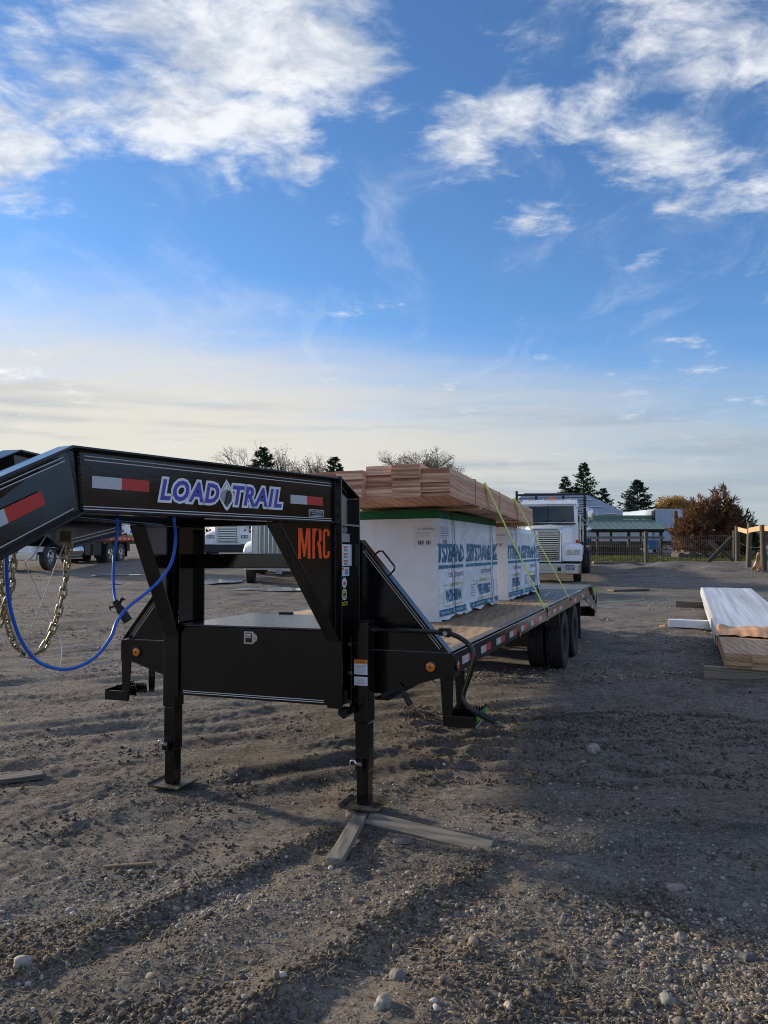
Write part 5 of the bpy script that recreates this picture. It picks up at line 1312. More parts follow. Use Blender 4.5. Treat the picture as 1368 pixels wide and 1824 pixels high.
tA = place_truck('flatbed_truck', 'white conventional flatbed truck with a black rack, behind the trailer', 5.58, 25.6, (-0.292, -0.956), 0.235)
WP = M_['white_paint']
hood = MB().loft([rr_ring(0.50, 0.74, 1.86, 0.10, 0.16, 5, 0.02), rr_ring(0.54, 0.74, 1.89, 0.5, 0.17, 5, 0.03), rr_ring(0.74, 0.74, 1.94, 1.2, 0.20, 5, 0.04), rr_ring(0.92, 0.74, 2.02, 1.72, 0.20, 5, 0.04)]).build('hood', WP, tA, smooth=40)
surround(hood, 0.515, 0.72, 1.85, 0.085, 0.075)
grille_slats(hood, 0.44, 0.78, 1.74, 0.035, 15, 'chrome')
MB().box(-0.45, 0.45, 0.055, 0.098, 1.745, 1.80).build('grille_header', M_['bright_steel'], hood)
for s in (-1, 1):
    rings = []
    for (y, zt, xi) in ((0.16, 1.16, 0.50), (0.22, 1.27, 0.50), (0.40, 1.34, 0.50), (0.95, 1.36, 0.55), (1.45, 1.28, 0.68), (1.72, 1.05, 0.80)):
        z0 = 0.74 if y < 0.45 else 1.02
        rings.append([(s * xi, y, z0), (s * 1.20, y, z0), (s * 1.225, y, z0 + 0.06), (s * 1.225, y, zt - 0.12), (s * 1.17, y, zt - 0.03), (s * 1.08, y, zt), (s * xi, y, zt + 0.04)])
    fe = MB().loft(rings).build('fender', WP, tA, smooth=50)
    hb = MB().box(*sorted((s * 0.68, s * 1.15)), 0.125, 0.17, 0.975, 1.165).build('headlight', M_['chrome'], fe, bevel=0.015)
    for c in (0.80, 1.03): MB().box(*sorted((s * (c - 0.095), s * (c + 0.095))), 0.112, 0.124, 1.01, 1.13).build('headlight_lens', M_['lamp_glass'], hb, bevel=0.01)
    MB().box(*sorted((s * 0.99, s * 1.13)), 0.52, 0.60, 1.36, 1.47).build('turn_signal', M_['red_lens'] if s > 0 else M_['amber_lens'], fe, bevel=0.01)
    truck_wheel(tA, s * 1.02, 1.02, 0.50, 0.27, 'tyre', 'bright_steel', s)
    for yy in (6.6, 7.9):
        for xx in (0.86, 1.17): truck_wheel(tA, s * xx, yy, 0.51, 0.27, 'tyre', 'bright_steel', s)
    # mirror on its arms
    mr = MB().tube([(s * 0.98, 1.92, 2.66), (s * 1.42, 1.86, 2.64), (s * 1.44, 1.86, 2.06), (s * 1.02, 1.90, 1.98)], 0.016, 6).build('mirror_arm', M_['chrome'], tA, smooth=60)
    MB().tube([(s * 1.0, 1.92, 2.46), (s * 1.40, 1.86, 2.06)], 0.010, 6).build('mirror_brace', M_['chrome'], mr)
    rg = [[(s * 1.46 + a * 0.10 * q, 1.78 + yy, 2.36 + b * q * 0.28) for a, b in [(math.cos(t) * (abs(math.cos(t)) ** -0.4), math.sin(t) * (abs(math.sin(t)) ** -0.4) if abs(math.sin(t)) > 1e-6 else 0) for t in np.linspace(0.05, 2 * math.pi + 0.05, 17)[:-1]]] for yy, q in ((0.0, 0.6), (0.03, 0.95), (0.10, 1.0), (0.14, 0.97))]
    MB().loft(rg).build('mirror', M_['chrome'], mr, smooth=50)
    MB().lathe([(0.0005, 0), (0.07, 0.02), (0.10, 0.06), (0.10, 0.09)], (s * 1.40, 1.80, 1.86), (0, 1, 0), 16).build('round_mirror', M_['chrome'], mr, smooth=60)
    for q in (1.10, 1.19): MB().cyl((s * q, 1.95 + (q - 1.1), 1.40), (s * q, 1.95 + (q - 1.1), 2.34 - (0.25 if q > 1.15 else 0)), 0.022, 8).build('grab_rail', M_['chrome'], tA, smooth=50)
bp = MB().loft([[(x, 0.02 + 0.10 * (abs(x) / 1.2) ** 3, z) for x in np.linspace(-1.19, 1.19, 17)] for z in (0.30, 0.33, 0.45, 0.62, 0.66)], cap=False, closed=False)
bp = bp.build('bumper', M_['bright_steel'], tA, smooth=30); md = bp.modifiers.new('thick', 'SOLIDIFY'); md.thickness = 0.05; md.offset = -1
MB().box(-0.78, -0.50, 0.0, 0.022, 0.40, 0.53).build('tow_opening', M_['rubber'], bp); MB().box(0.40, 0.52, 0.0, 0.022, 0.40, 0.53).build('tow_opening', M_['rubber'], bp)
lp = MB().box(0.665, 0.97, 0.012, 0.024, 0.455, 0.61).build('licence_plate', M_['plate_blue'], bp)
MB().box(0.655, 0.98, 0.0165, 0.03, 0.445, 0.62).build('plate_frame', M_['pinstripe'], bp)
v2, f2 = fit2d(text2d('2F 7207', 1.0, 0.02), 0.70, 0.94, 0.49, 0.57); MB().add([(a, 0.0105, b) for a, b in v2], f2).build('lettering', M_['pinstripe'], lp)
MB().box(-1.0, 1.0, 0.35, 1.7, 0.42, 0.72).build('chassis', M_['dusty_steel'], tA)
# cab
cab = MB().loft([rr_ring(1.02, 0.72, 2.05, 1.70, 0.05, 4), rr_ring(1.03, 0.72, 2.10, 1.74, 0.06, 4), rr_ring(1.00, 0.72, 2.84, 1.98, 0.14, 4, 0.03), rr_ring(1.02, 0.72, 2.93, 2.25, 0.16, 4, 0.03), rr_ring(1.02, 0.72, 2.93, 3.15, 0.16, 4, 0.03)]).build('cab', WP, tA, smooth=40)
wsl = lambda x, z, o=0.012: (x, 1.74 + (z - 2.10) / 0.74 * 0.24 - o, z)
MB().prism([(-0.95, 1.60, 2.035), (0.95, 1.60, 2.035), (0.95, 1.76, 2.09), (-0.95, 1.76, 2.09)], (0, 0, 0.012)).build('cowl_shadow_strip', M_['cab_dark'], cab)  # dark strip added for the seam and shadow line between hood and windscreen
ws = MB().add([wsl(-0.88, 2.12), wsl(0.88, 2.12), wsl(0.90, 2.16), wsl(0.87, 2.70), wsl(0.84, 2.72), wsl(-0.84, 2.72), wsl(-0.87, 2.70), wsl(-0.90, 2.16)], [tuple(range(8))]).build('windscreen', M_['glass'], cab)
MB().bar(wsl(-0.06, 2.11, 0.02), wsl(-0.06, 2.73, 0.02), 0.03, 0.02).build('windscreen_pillar', M_['rubber'], ws)
for q in ((-0.55, 0.10), (0.25, 0.62)): MB().tube([wsl(q[0], 2.11, 0.03), wsl(q[1], 2.20, 0.03)], 0.008, 5).build('wiper', M_['rubber'], ws)
for s in (-1, 1): MB().add([(s * 1.037, 2.05, 2.12), (s * 1.037, 2.95, 2.12), (s * 1.030, 2.95, 2.72), (s * 1.030, 2.26, 2.72)], [(0, 1, 2, 3)]).build('side_window', M_['glass'], cab)
MB().prism([(-1.02, 1.84, 2.79), (1.02, 1.84, 2.79), (1.00, 2.10, 2.95), (-1.00, 2.10, 2.95)], (0, 0.02, 0.02)).build('sun_visor', WP, cab, bevel=0.008)
for x in (-0.77, -0.19, 0.0, 0.18, 0.77):
    MB().lathe([(0.05, 0), (0.045, 0.04), (0.02, 0.065), (0.0005, 0.07)], (x, 2.14, 2.95), (0, 0, 1), 12).build('roof_lamp', M_['amber_lens'], cab, smooth=60)
MB().box(-0.0, 0.13, 2.5, 2.63, 2.96, 3.10).build('beacon', M_['decal_orange'], cab, bevel=0.01)
ex = MB().tube(smooth_path([(-1.12, 3.25, 1.0), (-1.12, 3.25, 2.6), (-1.13, 3.25, 2.85), (-1.20, 3.28, 2.98), (-1.30, 3.32, 3.03)], 5), 0.065, 12).build('exhaust_stack', M_['bright_steel'], tA, smooth=60)
# bed and headboard rack
MB().box(-1.29, 1.29, 3.45, 9.9, 1.10, 1.19).build('bed', M_['grey_deck'], tA)
MB().box(-0.45, 0.45, 1.8, 9.8, 0.60, 1.05).build('chassis_rails', M_['dusty_steel'], tA)
for s in (-1, 1): MB().box(*sorted((s * 1.291, s * 1.32)), 3.45, 9.9, 1.02, 1.195).build('bed_side', M_['dark_stock'], tA)
rk = MB().box(-1.34, 1.34, 3.42, 3.50, 3.20, 3.28).build('rack', M_['black_satin'], tA)
for x in (-1.38, -0.62, 0.42, 1.22): MB().box(x - 0.045, x + 0.045, 3.40, 3.49, 1.19, 3.40 if x < -1 else 3.19).build('rack_post', M_['black_satin'], rk)
MB().box(1.18, 1.26, 3.40, 3.48, 0.45, 1.19).build('rack_leg', M_['black_satin'], rk)
for k in range(21): MB().box(-1.3, 1.3, 3.44, 3.445, 1.30 + k * 0.09, 1.325 + k * 0.09).build('rack_mesh', M_['black_satin'], rk)
for s in (-1, 1): MB().box(*sorted((s * 0.90, s * 1.28)), 5.55, 5.57, 0.35, 1.05).build('mud_flap', M_['rubber'], tA)
MB().box(0.80, 1.22, 3.6, 5.2, 0.55, 1.02).build('side_box', M_['cab_dark'], tA)

# the white truck with a tall barred radiator, seen under the neck
tB = place_truck('truck_tractor', 'white truck with a tall wide chrome radiator, seen under the trailer neck', -3.41, 24.1, (0.10, -1.0), 0.245)
MB().loft([rr_ring(0.90, 0.98, 2.18, 0.12, 0.12, 5, 0.02), rr_ring(0.92, 0.98, 2.22, 0.8, 0.14, 5, 0.02), rr_ring(0.98, 0.98, 2.28, 1.7, 0.14, 5, 0.02)]).build('hood', WP, tB, smooth=40)
gB = surround(tB, 0.86, 0.96, 2.12, 0.10, 0.09, 'bright_steel'); MB().box(-0.83, -0.70, 0.085, 0.11, 0.98, 2.04).build('radiator_frame', M_['bright_steel'], gB); MB().box(0.70, 0.83, 0.085, 0.11, 0.98, 2.04).build('radiator_frame', M_['bright_steel'], gB)
grille_slats(gB, 0.70, 0.98, 2.05, 0.055, 10, 'chrome', True, 'worn_steel')
for s in (-1, 1):
    fe = MB().loft([[(s * 0.86, y, 0.90), (s * 1.16, y, 0.90), (s * 1.18, y, zt - 0.15), (s * 1.10, y, zt - 0.03), (s * 0.86, y, zt + 0.06)] for y, zt in ((0.22, 1.10), (0.30, 1.26), (0.7, 1.42), (1.3, 1.40), (1.7, 1.2))]).build('fender', WP, tB, smooth=50)
    MB().box(*sorted((s * 0.90, s * 1.16)), 0.18, 0.23, 0.94, 1.06).build('headlight', M_['lamp_glass'], fe, bevel=0.01)
    truck_wheel(tB, s * 0.98, 0.95, 0.52, 0.30, 'tyre', 'bright_steel', s)
    for yy in (5.2, 6.5): truck_wheel(tB, s * 1.0, yy, 0.52, 0.5, 'tyre', 'bright_steel', s)
bB = MB().loft([[(x, 0.0 + 0.16 * (abs(x) / 1.15) ** 3, z) for x in np.linspace(-1.15, 1.15, 15)] for z in (0.50, 0.60, 0.75, 0.86)], cap=False, closed=False).build('bumper', WP, tB, smooth=40); md = bB.modifiers.new('thick', 'SOLIDIFY'); md.thickness = 0.05; md.offset = -1
for x in (-0.78, -0.70, 0.70, 0.78): MB().cyl((x, 0.07, 0.56), (x, 0.05, 0.56), 0.02, 8).build('bumper_bolt', M_['worn_steel'], bB)
MB().box(-0.10, 0.10, 0.02, 0.12, 0.36, 0.50).build('tow_receiver', M_['worn_steel'], tB)
MB().box(-1.05, 1.05, 1.7, 3.5, 1.0, 2.95).build('cab', WP, tB, bevel=0.12); MB().add([(-0.9, 1.695, 2.25), (0.9, 1.695, 2.25), (0.86, 1.695, 2.8), (-0.86, 1.695, 2.8)], [(0, 1, 2, 3)]).build('windscreen', M_['glass'], tB)
MB().box(-0.45, 0.45, 0.3, 7.0, 0.55, 0.95).build('chassis_rails', M_['dusty_steel'], tB)

# the farther white truck with a blue-tinted slatted grille
tC = place_truck('truck_tractor', 'farther white truck with slatted grille and black bumper, behind the crossbar', -8.05, 38.0, (0.16, -1.0))
MB().loft([rr_ring(0.62, 0.80, 1.95, 0.10, 0.12, 5, 0.02), rr_ring(0.70, 0.80, 2.02, 0.9, 0.14, 5, 0.02), rr_ring(0.98, 0.80, 2.12, 1.7, 0.14, 5, 0.02)]).build('hood', WP, tC, smooth=40)
gC = surround(tC, 0.50, 0.92, 1.80, 0.08, 0.06); grille_slats(gC, 0.46, 0.95, 1.74, 0.035, 9, 'chrome', False, 'plate_blue')
for s in (-1, 1):
    fe = MB().loft([[(s * 0.55, y, 0.82), (s * 1.16, y, 0.82), (s * 1.18, y, zt - 0.15), (s * 1.10, y, zt - 0.03), (s * 0.55, y, zt + 0.16)] for y, zt in ((0.18, 1.20), (0.28, 1.36), (0.7, 1.46), (1.3, 1.42), (1.7, 1.2))]).build('fender', WP, tC, smooth=50)
    MB().box(*sorted((s * 0.70, s * 1.06)), 0.14, 0.19, 1.14, 1.30).build('headlight', M_['rubber'], fe, bevel=0.02)
    for c in (0.79, 0.97): MB().box(*sorted((s * (c - 0.07), s * (c + 0.07))), 0.125, 0.138, 1.165, 1.275).build('headlight_lens', M_['lamp_glass'], fe)
    MB().box(*sorted((s * 0.82, s * 0.94)), 0.30, 0.36, 1.50, 1.60).build('turn_signal', M_['red_lens'], fe)
    truck_wheel(tC, s * 1.0, 0.95, 0.52, 0.28, 'tyre', 'bright_steel', s); truck_wheel(tC, s * 1.0, 5.2, 0.52, 0.5, 'tyre', 'bright_steel', s)
MB().box(-1.14, 1.14, 0.0, 0.14, 0.40, 0.81).build('bumper', M_['cab_dark'], tC, bevel=0.03)
MB().box(-1.03, 1.03, 1.7, 3.4, 0.9, 2.9).build('cab', WP, tC, bevel=0.12); MB().add([(-0.9, 1.695, 2.15), (0.9, 1.695, 2.15), (0.86, 1.695, 2.7), (-0.86, 1.695, 2.7)], [(0, 1, 2, 3)]).build('windscreen', M_['glass'], tC)
MB().box(-0.45, 0.45, 0.3, 6.0, 0.55, 0.90).build('chassis_rails', M_['dusty_steel'], tC)

# flatbed delivery truck on the left, side-on to the neck
tD = place_truck('delivery_truck', 'long flatbed delivery truck with stacked white packs, left behind the chains', -14.95, 29.4, (-0.02, -1.0))
MB().loft([rr_ring(0.9, 0.75, 1.9, 0.10, 0.15, 5), rr_ring(1.0, 0.75, 2.0, 1.0, 0.15, 5), rr_ring(1.08, 0.75, 2.1, 1.8, 0.15, 5)]).build('hood', WP, tD, smooth=40)
MB().box(-1.15, 1.15, 0.0, 0.15, 0.42, 0.75).build('bumper', M_['chrome'], tD, bevel=0.03)
MB().box(-1.08, 1.08, 1.8, 3.6, 0.85, 2.85).build('cab', WP, tD, bevel=0.12); MB().add([(1.084, 2.0, 2.1), (1.084, 3.2, 2.1), (1.084, 3.2, 2.65), (1.084, 2.3, 2.65)], [(0, 1, 2, 3)]).build('side_window', M_['glass'], tD)
grille_slats(tD, 0.5, 0.9, 1.7, 0.035, 8)
for s in (-1, 1):
    MB().loft([[(s * 0.8, y, 1.0), (s * 1.17, y, 1.0), (s * 1.18, y, zt - 0.1), (s * 1.08, y, zt), (s * 0.8, y, zt)] for y, zt in ((0.3, 1.1), (0.6, 1.3), (1.3, 1.35), (2.0, 1.25), (2.2, 1.1))]).build('fender', WP, tD, smooth=50)
    truck_wheel(tD, s * 0.98, 1.35, 0.53, 0.30, 'tyre_worn', 'chrome', s)
    for yy in (7.6, 9.0):
        for xx in (0.72, 1.04): truck_wheel(tD, s * xx, yy, 0.53, 0.28, 'tyre_worn', 'chrome', s)
MB().box(-0.5, 0.5, 0.5, 12.0, 0.6, 1.0).build('chassis_rails', M_['dusty_steel'], tD)
MB().cyl((1.0, 2.7, 0.75), (1.0, 4.1, 0.75), 0.31, 20).build('fuel_tank', M_['chrome'], tD, smooth=40)
MB().box(0.8, 1.2, 2.5, 4.2, 0.40, 0.46).build('cab_step', M_['bright_steel'], tD)
MB().cyl((1.1, 3.1, 1.1), (1.1, 3.1, 1.8), 0.06, 12).build('air_cleaner_pipe', M_['chrome'], tD, smooth=40)
MB().box(0.85, 1.22, 4.4, 5.0, 0.55, 1.15).build('battery_box', M_['cab_dark'], tD); MB().box(0.85, 1.2, 5.3, 6.3, 0.5, 1.1).build('tool_locker', M_['dark_stock'], tD)
MB().box(-1.28, 1.28, 3.9, 12.4, 1.27, 1.40).build('bed', M_['dark_timber'], tD)
bs = MB().box(1.282, 1.30, 3.9, 12.4, 1.20, 1.38).build('bed_side', M_['tape_red'], tD)
for k in range(14): MB().box(1.301, 1.304, 4.1 + k * 0.6, 4.4 + k * 0.6, 1.26, 1.33).build('reflective_tape', M_['tape_white'], bs)
for q, (y0, y1) in enumerate(((5.9, 7.6), (7.75, 9.5), (9.7, 11.6))):
    pk = MB().box(0.1, 1.22, y0, y1, 1.50, 2.05).build('wrapped_pack', M_['wrap_white'], tD, bevel=0.03)
    MB().box(0.12, 1.18, y0 + 0.1, y1 - 0.1, 1.40, 1.50).build('pack_runner', M_['fresh_board'], pk)
    for c in (0.3, 0.7):
        yc = y0 + (y1 - y0) * c; lg = MB()
        for k in (-1, 0, 1): lg.add([(1.226, yc + k * 0.16 - 0.10, 1.60), (1.226, yc + k * 0.16 + 0.10, 1.60), (1.226, yc + k * 0.10, 1.80 + (0.06 if k == 0 else 0))], [(0, 1, 2)])
        o = lg.build('printed_peaks', M_['print_blue'], pk); o['kind'] = 'stuff'
        v2, f2 = fit2d(text2d('LUMBER', 1.0, 0.02), yc - 0.2, yc + 0.2, 1.93, 1.99); MB().add([(1.226, a, b) for a, b in v2], f2).build('printed_lettering', M_['print_grey'], pk)
for yy in (6.9, 9.7): MB().box(0.6, 1.2, yy, yy + 0.02, 0.35, 1.1).build('mud_flap', M_['rubber'], tD)
for yy in (5.15, 6.5): MB().box(1.22, 1.25, yy, yy + 0.12, 1.05, 1.12).build('marker_lamp', M_['amber_lens'], tD)

# ------------------------------------------------------------------ fences
def post(parent, x, y, h, r=0.09, m='post_wood', lean=(0, 0)):
    z = Hs(x, y) - 0.1; q = random.random()
    pts = [(x + lean[0] * t, y + lean[1] * t, z + h * t) for t in (0, 0.3, 0.6, 0.9, 1.0)]
    return MB().tube(pts, [r * 1.05, r, r * 0.97, r * 0.95, r * 0.90], 10).build('post', M_[m], parent, smooth=50)
fA = thing('wire_fence', 'wire mesh fence on round posts along the grass strip behind the yard', 'fence')
fxs = [(9.2, 39.6), (14.1, 39.8), (18.9, 39.9)]
for i, (x, y) in enumerate(fxs): post(fA, x, y, 1.78, 0.105)
for h in (0.25, 0.55, 0.85, 1.15, 1.4):
    MB().tube([(x, y - 0.1, Hs(x, y) + h) for x, y in fxs], 0.006, 4).build('line_wire', M_['wire'], fA)
vw = MB()
for k in range(96):
    x = 9.2 + k * 0.10; zg = Hs(x, 39.75); vw.tube([(x, 39.65, zg + 0.1), (x, 39.65, zg + 1.4)], 0.004, 3)
o = vw.build('wire_mesh', M_['wire'], fA); o['kind'] = 'stuff'
fB = thing('post_fence', 'tall round post fence with pale top boards at the right edge', 'fence')
fps = [(18.95, 39.7), (17.25, 35.1), (16.05, 31.3), (15.0, 27.6)]
for i, (x, y) in enumerate(fps): post(fB, x, y, (2.0, 2.25, 2.05, 2.05)[i], 0.125, lean=((0, 0), (0.12, 0), (-0.03, 0), (0, 0))[i])
for i in range(3):
    (x0, y0), (x1, y1) = fps[i], fps[i + 1]
    a = Vector((x0, y0 - 0.14, Hs(x0, y0) + (1.72 if i == 0 else 1.80))); b = Vector((x1, y1 - 0.14, Hs(x1, y1) + (1.72 if i == 0 else 1.84)))
    MB().bar(a, b, 0.045, 0.22).build('top_board', M_['fresh_board'], fB)
for h in (0.4, 1.0): MB().tube([(x, y - 0.13, Hs(x, y) + h) for x, y in fps], 0.006, 4).build('line_wire', M_['wire'], fB)
# loose brown paper blown against the fence
mb = MB(); nu, nv = 10, 12
for j in range(nv + 1):
    for i in range(nu + 1):
        a, b = i / nu, j / nv; n = float(pn(np.array([a * 3]), np.array([b * 3]), 77)[0])
        mb.v.append((15.40 + 0.50 * a * (1 - 0.85 * b) + 0.05 * n + 0.28 * b, 31.05 + 0.20 * n + 0.1 * a, Hs(15.7, 31.05) + 0.02 + 0.78 * b + 0.05 * n))
for j in range(nv):
    for i in range(nu): a = j * (nu + 1) + i; mb.f.append((a, a + 1, a + nu + 2, a + nu + 1))
o = mb.build('paper_sheet', M_['kraft'], None, smooth=80); md = o.modifiers.new('t', 'SOLIDIFY'); md.thickness = 0.004
tag(o, 'crumpled brown paper sheet standing against the right fence post', 'paper')
# propped poles beside the corner
for i, (p0, p1, lb) in enumerate((((17.0, 39.0, 0.0), (18.4, 39.2, 1.25), 'dark pole propped against the corner fence post'), ((18.6, 39.4, 0.0), (17.5, 39.9, 1.1), 'dark pole crossing behind the propped pole'))):
    z0, z1 = Hs(p0[0], p0[1]), Hs(p1[0], p1[1]); o = MB().tube([(p0[0], p0[1], z0 + p0[2]), (p1[0], p1[1], z1 + p1[2])], 0.11, 10).build('pole', M_['post_wood'], None, smooth=50); tag(o, lb, 'pole')
# logs under the tree
for i in range(4):
    x = 17.9 + i * 0.62; y = 44.5; r = 0.21 + 0.03 * (i % 2)
    o = MB().tube([(x, y, Hs(x, y) + r * 0.95), (x + 0.4, y + 2.2, Hs(x, y) + r * 0.95)], r, 14).build('log', M_['bark'], None, smooth=50)
    tag(o, ('leftmost dark log on the grass under the rust coloured tree', 'second dark log from the left under the rust coloured tree', 'third dark log from the left under the rust coloured tree', 'rightmost dark log on the grass under the rust coloured tree')[i], 'log', 'logs under the tree')

# ------------------------------------------------------------------ buildings
GZ = 0.50
sh = thing('open_shed', 'open timber shed with a green metal roof behind the wire fence', 'shed', loc=(13.2, 54.0, GZ))
for x in (0.1, 2.4, 4.7, 7.05):
    for y in (0.1, 4.4): MB().box(x - 0.09, x + 0.09, y - 0.09, y + 0.09, 0, 2.0 if y < 1 else 2.9).build('post', M_['post_wood'], sh)
MB().box(-0.1, 7.25, 0.0, 0.2, 1.72, 1.95).build('front_beam', M_['dark_timber'], sh); MB().box(-0.1, 7.25, 0.0, 0.16, 1.25, 1.42).build('mid_rail', M_['grey_wood'], sh)
MB().box(-0.1, 7.2, 4.3, 4.42, 0.0, 1.05).build('back_wall', M_['dark_timber'], sh)
nrp = 16
for k in range(nrp):
    x0 = -0.35 + k * 7.9 / nrp; x1 = x0 + 7.9 / nrp - 0.012
    pa = MB().prism([(x0, -0.45, 1.93), (x1, -0.45, 1.93), (x1, 3.0, 2.72), (x0, 3.0, 2.72)], (0, 0, 0.03)); o = pa.build('roof_panel', M_['roof_green'], sh)
    MB().prism([(x0, -0.45, 1.965), (x0 + 0.05, -0.45, 1.965), (x0 + 0.05, 3.0, 2.755), (x0, 3.0, 2.755)], (0, 0, 0.02)).build('roof_rib', M_['roof_green'], o)
MB().box(-0.35, 7.55, 3.0, 3.1, 2.76, 3.06).build('ridge_fascia', M_['roof_green'], sh); MB().box(-0.35, 7.55, -0.47, -0.44, 1.86, 1.95).build('eave_gutter', M_['dusty_steel'], sh)
MB().box(7.5, 7.58, 2.6, 3.2, 2.5, 3.4).build('end_post', M_['cab_dark'], sh)
for i, (x0, x1, z0, z1, y, lb) in enumerate(((0.6, 3.5, 0.72, 0.82, 0.8, 'grey boards on the upper shelf of the open shed'), (1.6, 4.4, 0.86, 0.96, 1.0, 'weathered planks stacked at the front of the open shed'), (3.9, 6.2, 0.70, 0.78, 0.8, 'long grey boards stored in the open shed near the blue bin'), (0.4, 4.2, 0.0, 0.62, 1.4, 'dark stack of timber on the floor of the open shed'))):
    r = thing('stored_boards', lb, 'boards', loc=(13.2, 54.0, GZ), group='boards stored in the shed')
    n = 4
    for k in range(n): MB().box(x0 + 0.02 * k, x1 - 0.05 * (k % 2), y + k * 0.28, y + k * 0.28 + 0.25, z0, z1).build('board', M_['grey_wood' if i < 3 else 'dark_stock'], r)
for i, x in enumerate((0.75, 1.45, 2.1)):
    lb = ('leftmost blue drum standing in the open shed', 'middle blue drum standing in the open shed', 'rightmost blue drum standing in the open shed')[i]
    b = MB().lathe([(0.001, 0), (0.28, 0.0), (0.29, 0.02), (0.285, 0.28), (0.30, 0.30), (0.285, 0.32), (0.285, 0.58), (0.30, 0.60), (0.285, 0.62), (0.285, 0.86), (0.27, 0.90), (0.001, 0.90)], (13.2 + x, 55.6, GZ + 0.45), (0, 0, 1), 20).build('drum', M_['barrel_blue'], None, smooth=40); tag(b, lb, 'drum', 'blue drums in the shed')
o = MB().box(0, 0.75, 0, 0.6, 0, 0.62).build('bin', M_['bin_blue'], None, bevel=0.03); o.location = (19.0, 53.2, GZ + 0.55); tag(o, 'light blue plastic bin at the right end of the open shed', 'bin')
o = thing('pallet_table', 'low plank bench under the light blue bin', 'bench', loc=(18.7, 53.0, GZ)); MB().box(0, 1.3, 0, 1.0, 0.48, 0.54).build('top', M_['grey_wood'], o)
for x in (0.05, 1.15):
    for y in (0.05, 0.85): MB().box(x, x + 0.1, y, y + 0.1, 0, 0.479).build('leg', M_['grey_wood'], o)
# round gate post beyond the fence
o = post(None, 20.3, 51.5, 3.3, 0.16); tag(o, 'tall dark round post between the open shed and the white box trailer', 'post')

# long low white wall seen under the shed roof
wb_ = thing('long_building', 'long low white building seen beneath the green shed roof', 'building', loc=(9.5, 62, 0.6)); MB().box(0, 13.0, 0, 6, 0, 2.1).build('wall', M_['wall_white'], wb_); MB().box(-0.2, 13.2, -0.2, 6.2, 2.1, 2.25).build('roof', M_['roof_grey'], wb_)
# grey hip roof
hb = thing('barn', 'barn with a grey blue hipped metal roof behind the green shed', 'barn', loc=(11.8, 78, 0.30))
MB().box(0.4, 15.0, 0.4, 9.6, 0, 3.45).build('wall', M_['wall_white'], hb)
MB().add([(0, 0, 3.46), (15.4, 0, 3.46), (15.4, 10, 3.46), (0, 10, 3.46), (4.0, 5, 6.6), (10.6, 5, 6.6)], [(0, 1, 5, 4), (1, 2, 5), (2, 3, 4, 5), (3, 0, 4), (3, 2, 1, 0)]).build('roof', M_['roof_grey'], hb)
for i, (a, b, f) in enumerate(((9.6, 11.2, 0.72), (10.6, 12.0, 0.45), (11.8, 13.0, 0.20), (9.4, 10.4, 0.25))): MB().box(a, b, 5 * f - 0.10, 5 * f + 0.05, 3.46 + 3.14 * f + 0.03, 3.46 + 3.14 * f + 0.12).build('snow_guard', M_['pinstripe'], hb)
for x in (9.9, 10.9): MB().cyl((x, 0.8, 3.5), (x, 0.8, 4.9 if x < 10 else 4.3), 0.09, 10).build('roof_vent', M_['white_plastic'], hb, smooth=40)
# box trailer
bx = thing('box_trailer', 'pale blue box trailer parked between the shed and the rust coloured tree', 'trailer', loc=(22.6, 62, 0.55))
b_ = MB().box(0, 2.5, 0, 8, 1.0, 3.7).build('box', M_['wall_blue'], bx, bevel=0.03)
for k in range(5): MB().box(0.05 + k * 0.48, 0.50 + k * 0.48, -0.02, -0.001, 1.05, 3.62).build('panel', M_['wall_blue' if k < 4 else 'wall_white'], b_)
for x in (0.3, 2.2):
    for y in (6.0, 7.1): MB().lathe(tyre_prof(0.28, 0.5, 0.28), (x, y, 0.5), (1, 0, 0), 24).build('wheel', M_['tyre'], bx, smooth=35)
MB().box(0.9, 1.6, 0.2, 7.6, 0.7, 0.99).build('chassis', M_['dusty_steel'], bx); MB().box(0.4, 0.5, 0.6, 0.7, 0, 0.99).box(2.0, 2.1, 0.6, 0.7, 0, 0.99).build('support_leg', M_['dusty_steel'], bx)
# pale split wood heap left of the tree
mb = MB()
for i in range(26):
    M4 = Matrix.Translation((19.2 + random.uniform(0, 1.5), 48.6 + random.uniform(-0.5, 0.5), Hs(19.8, 48.6) + 0.06 + 0.10 * (i // 6))) @ Matrix.Rotation(random.uniform(0, 3.1), 4, 'Z') @ Matrix.Rotation(random.uniform(-.3, .3), 4, 'Y')
    mb.box(-0.30, 0.30, -0.06, 0.06, -0.05, 0.05, M4)
tag(mb.build('split_wood', M_['fresh_board'], None), 'heap of pale split wood left of the rust coloured tree', 'firewood', kind='stuff')

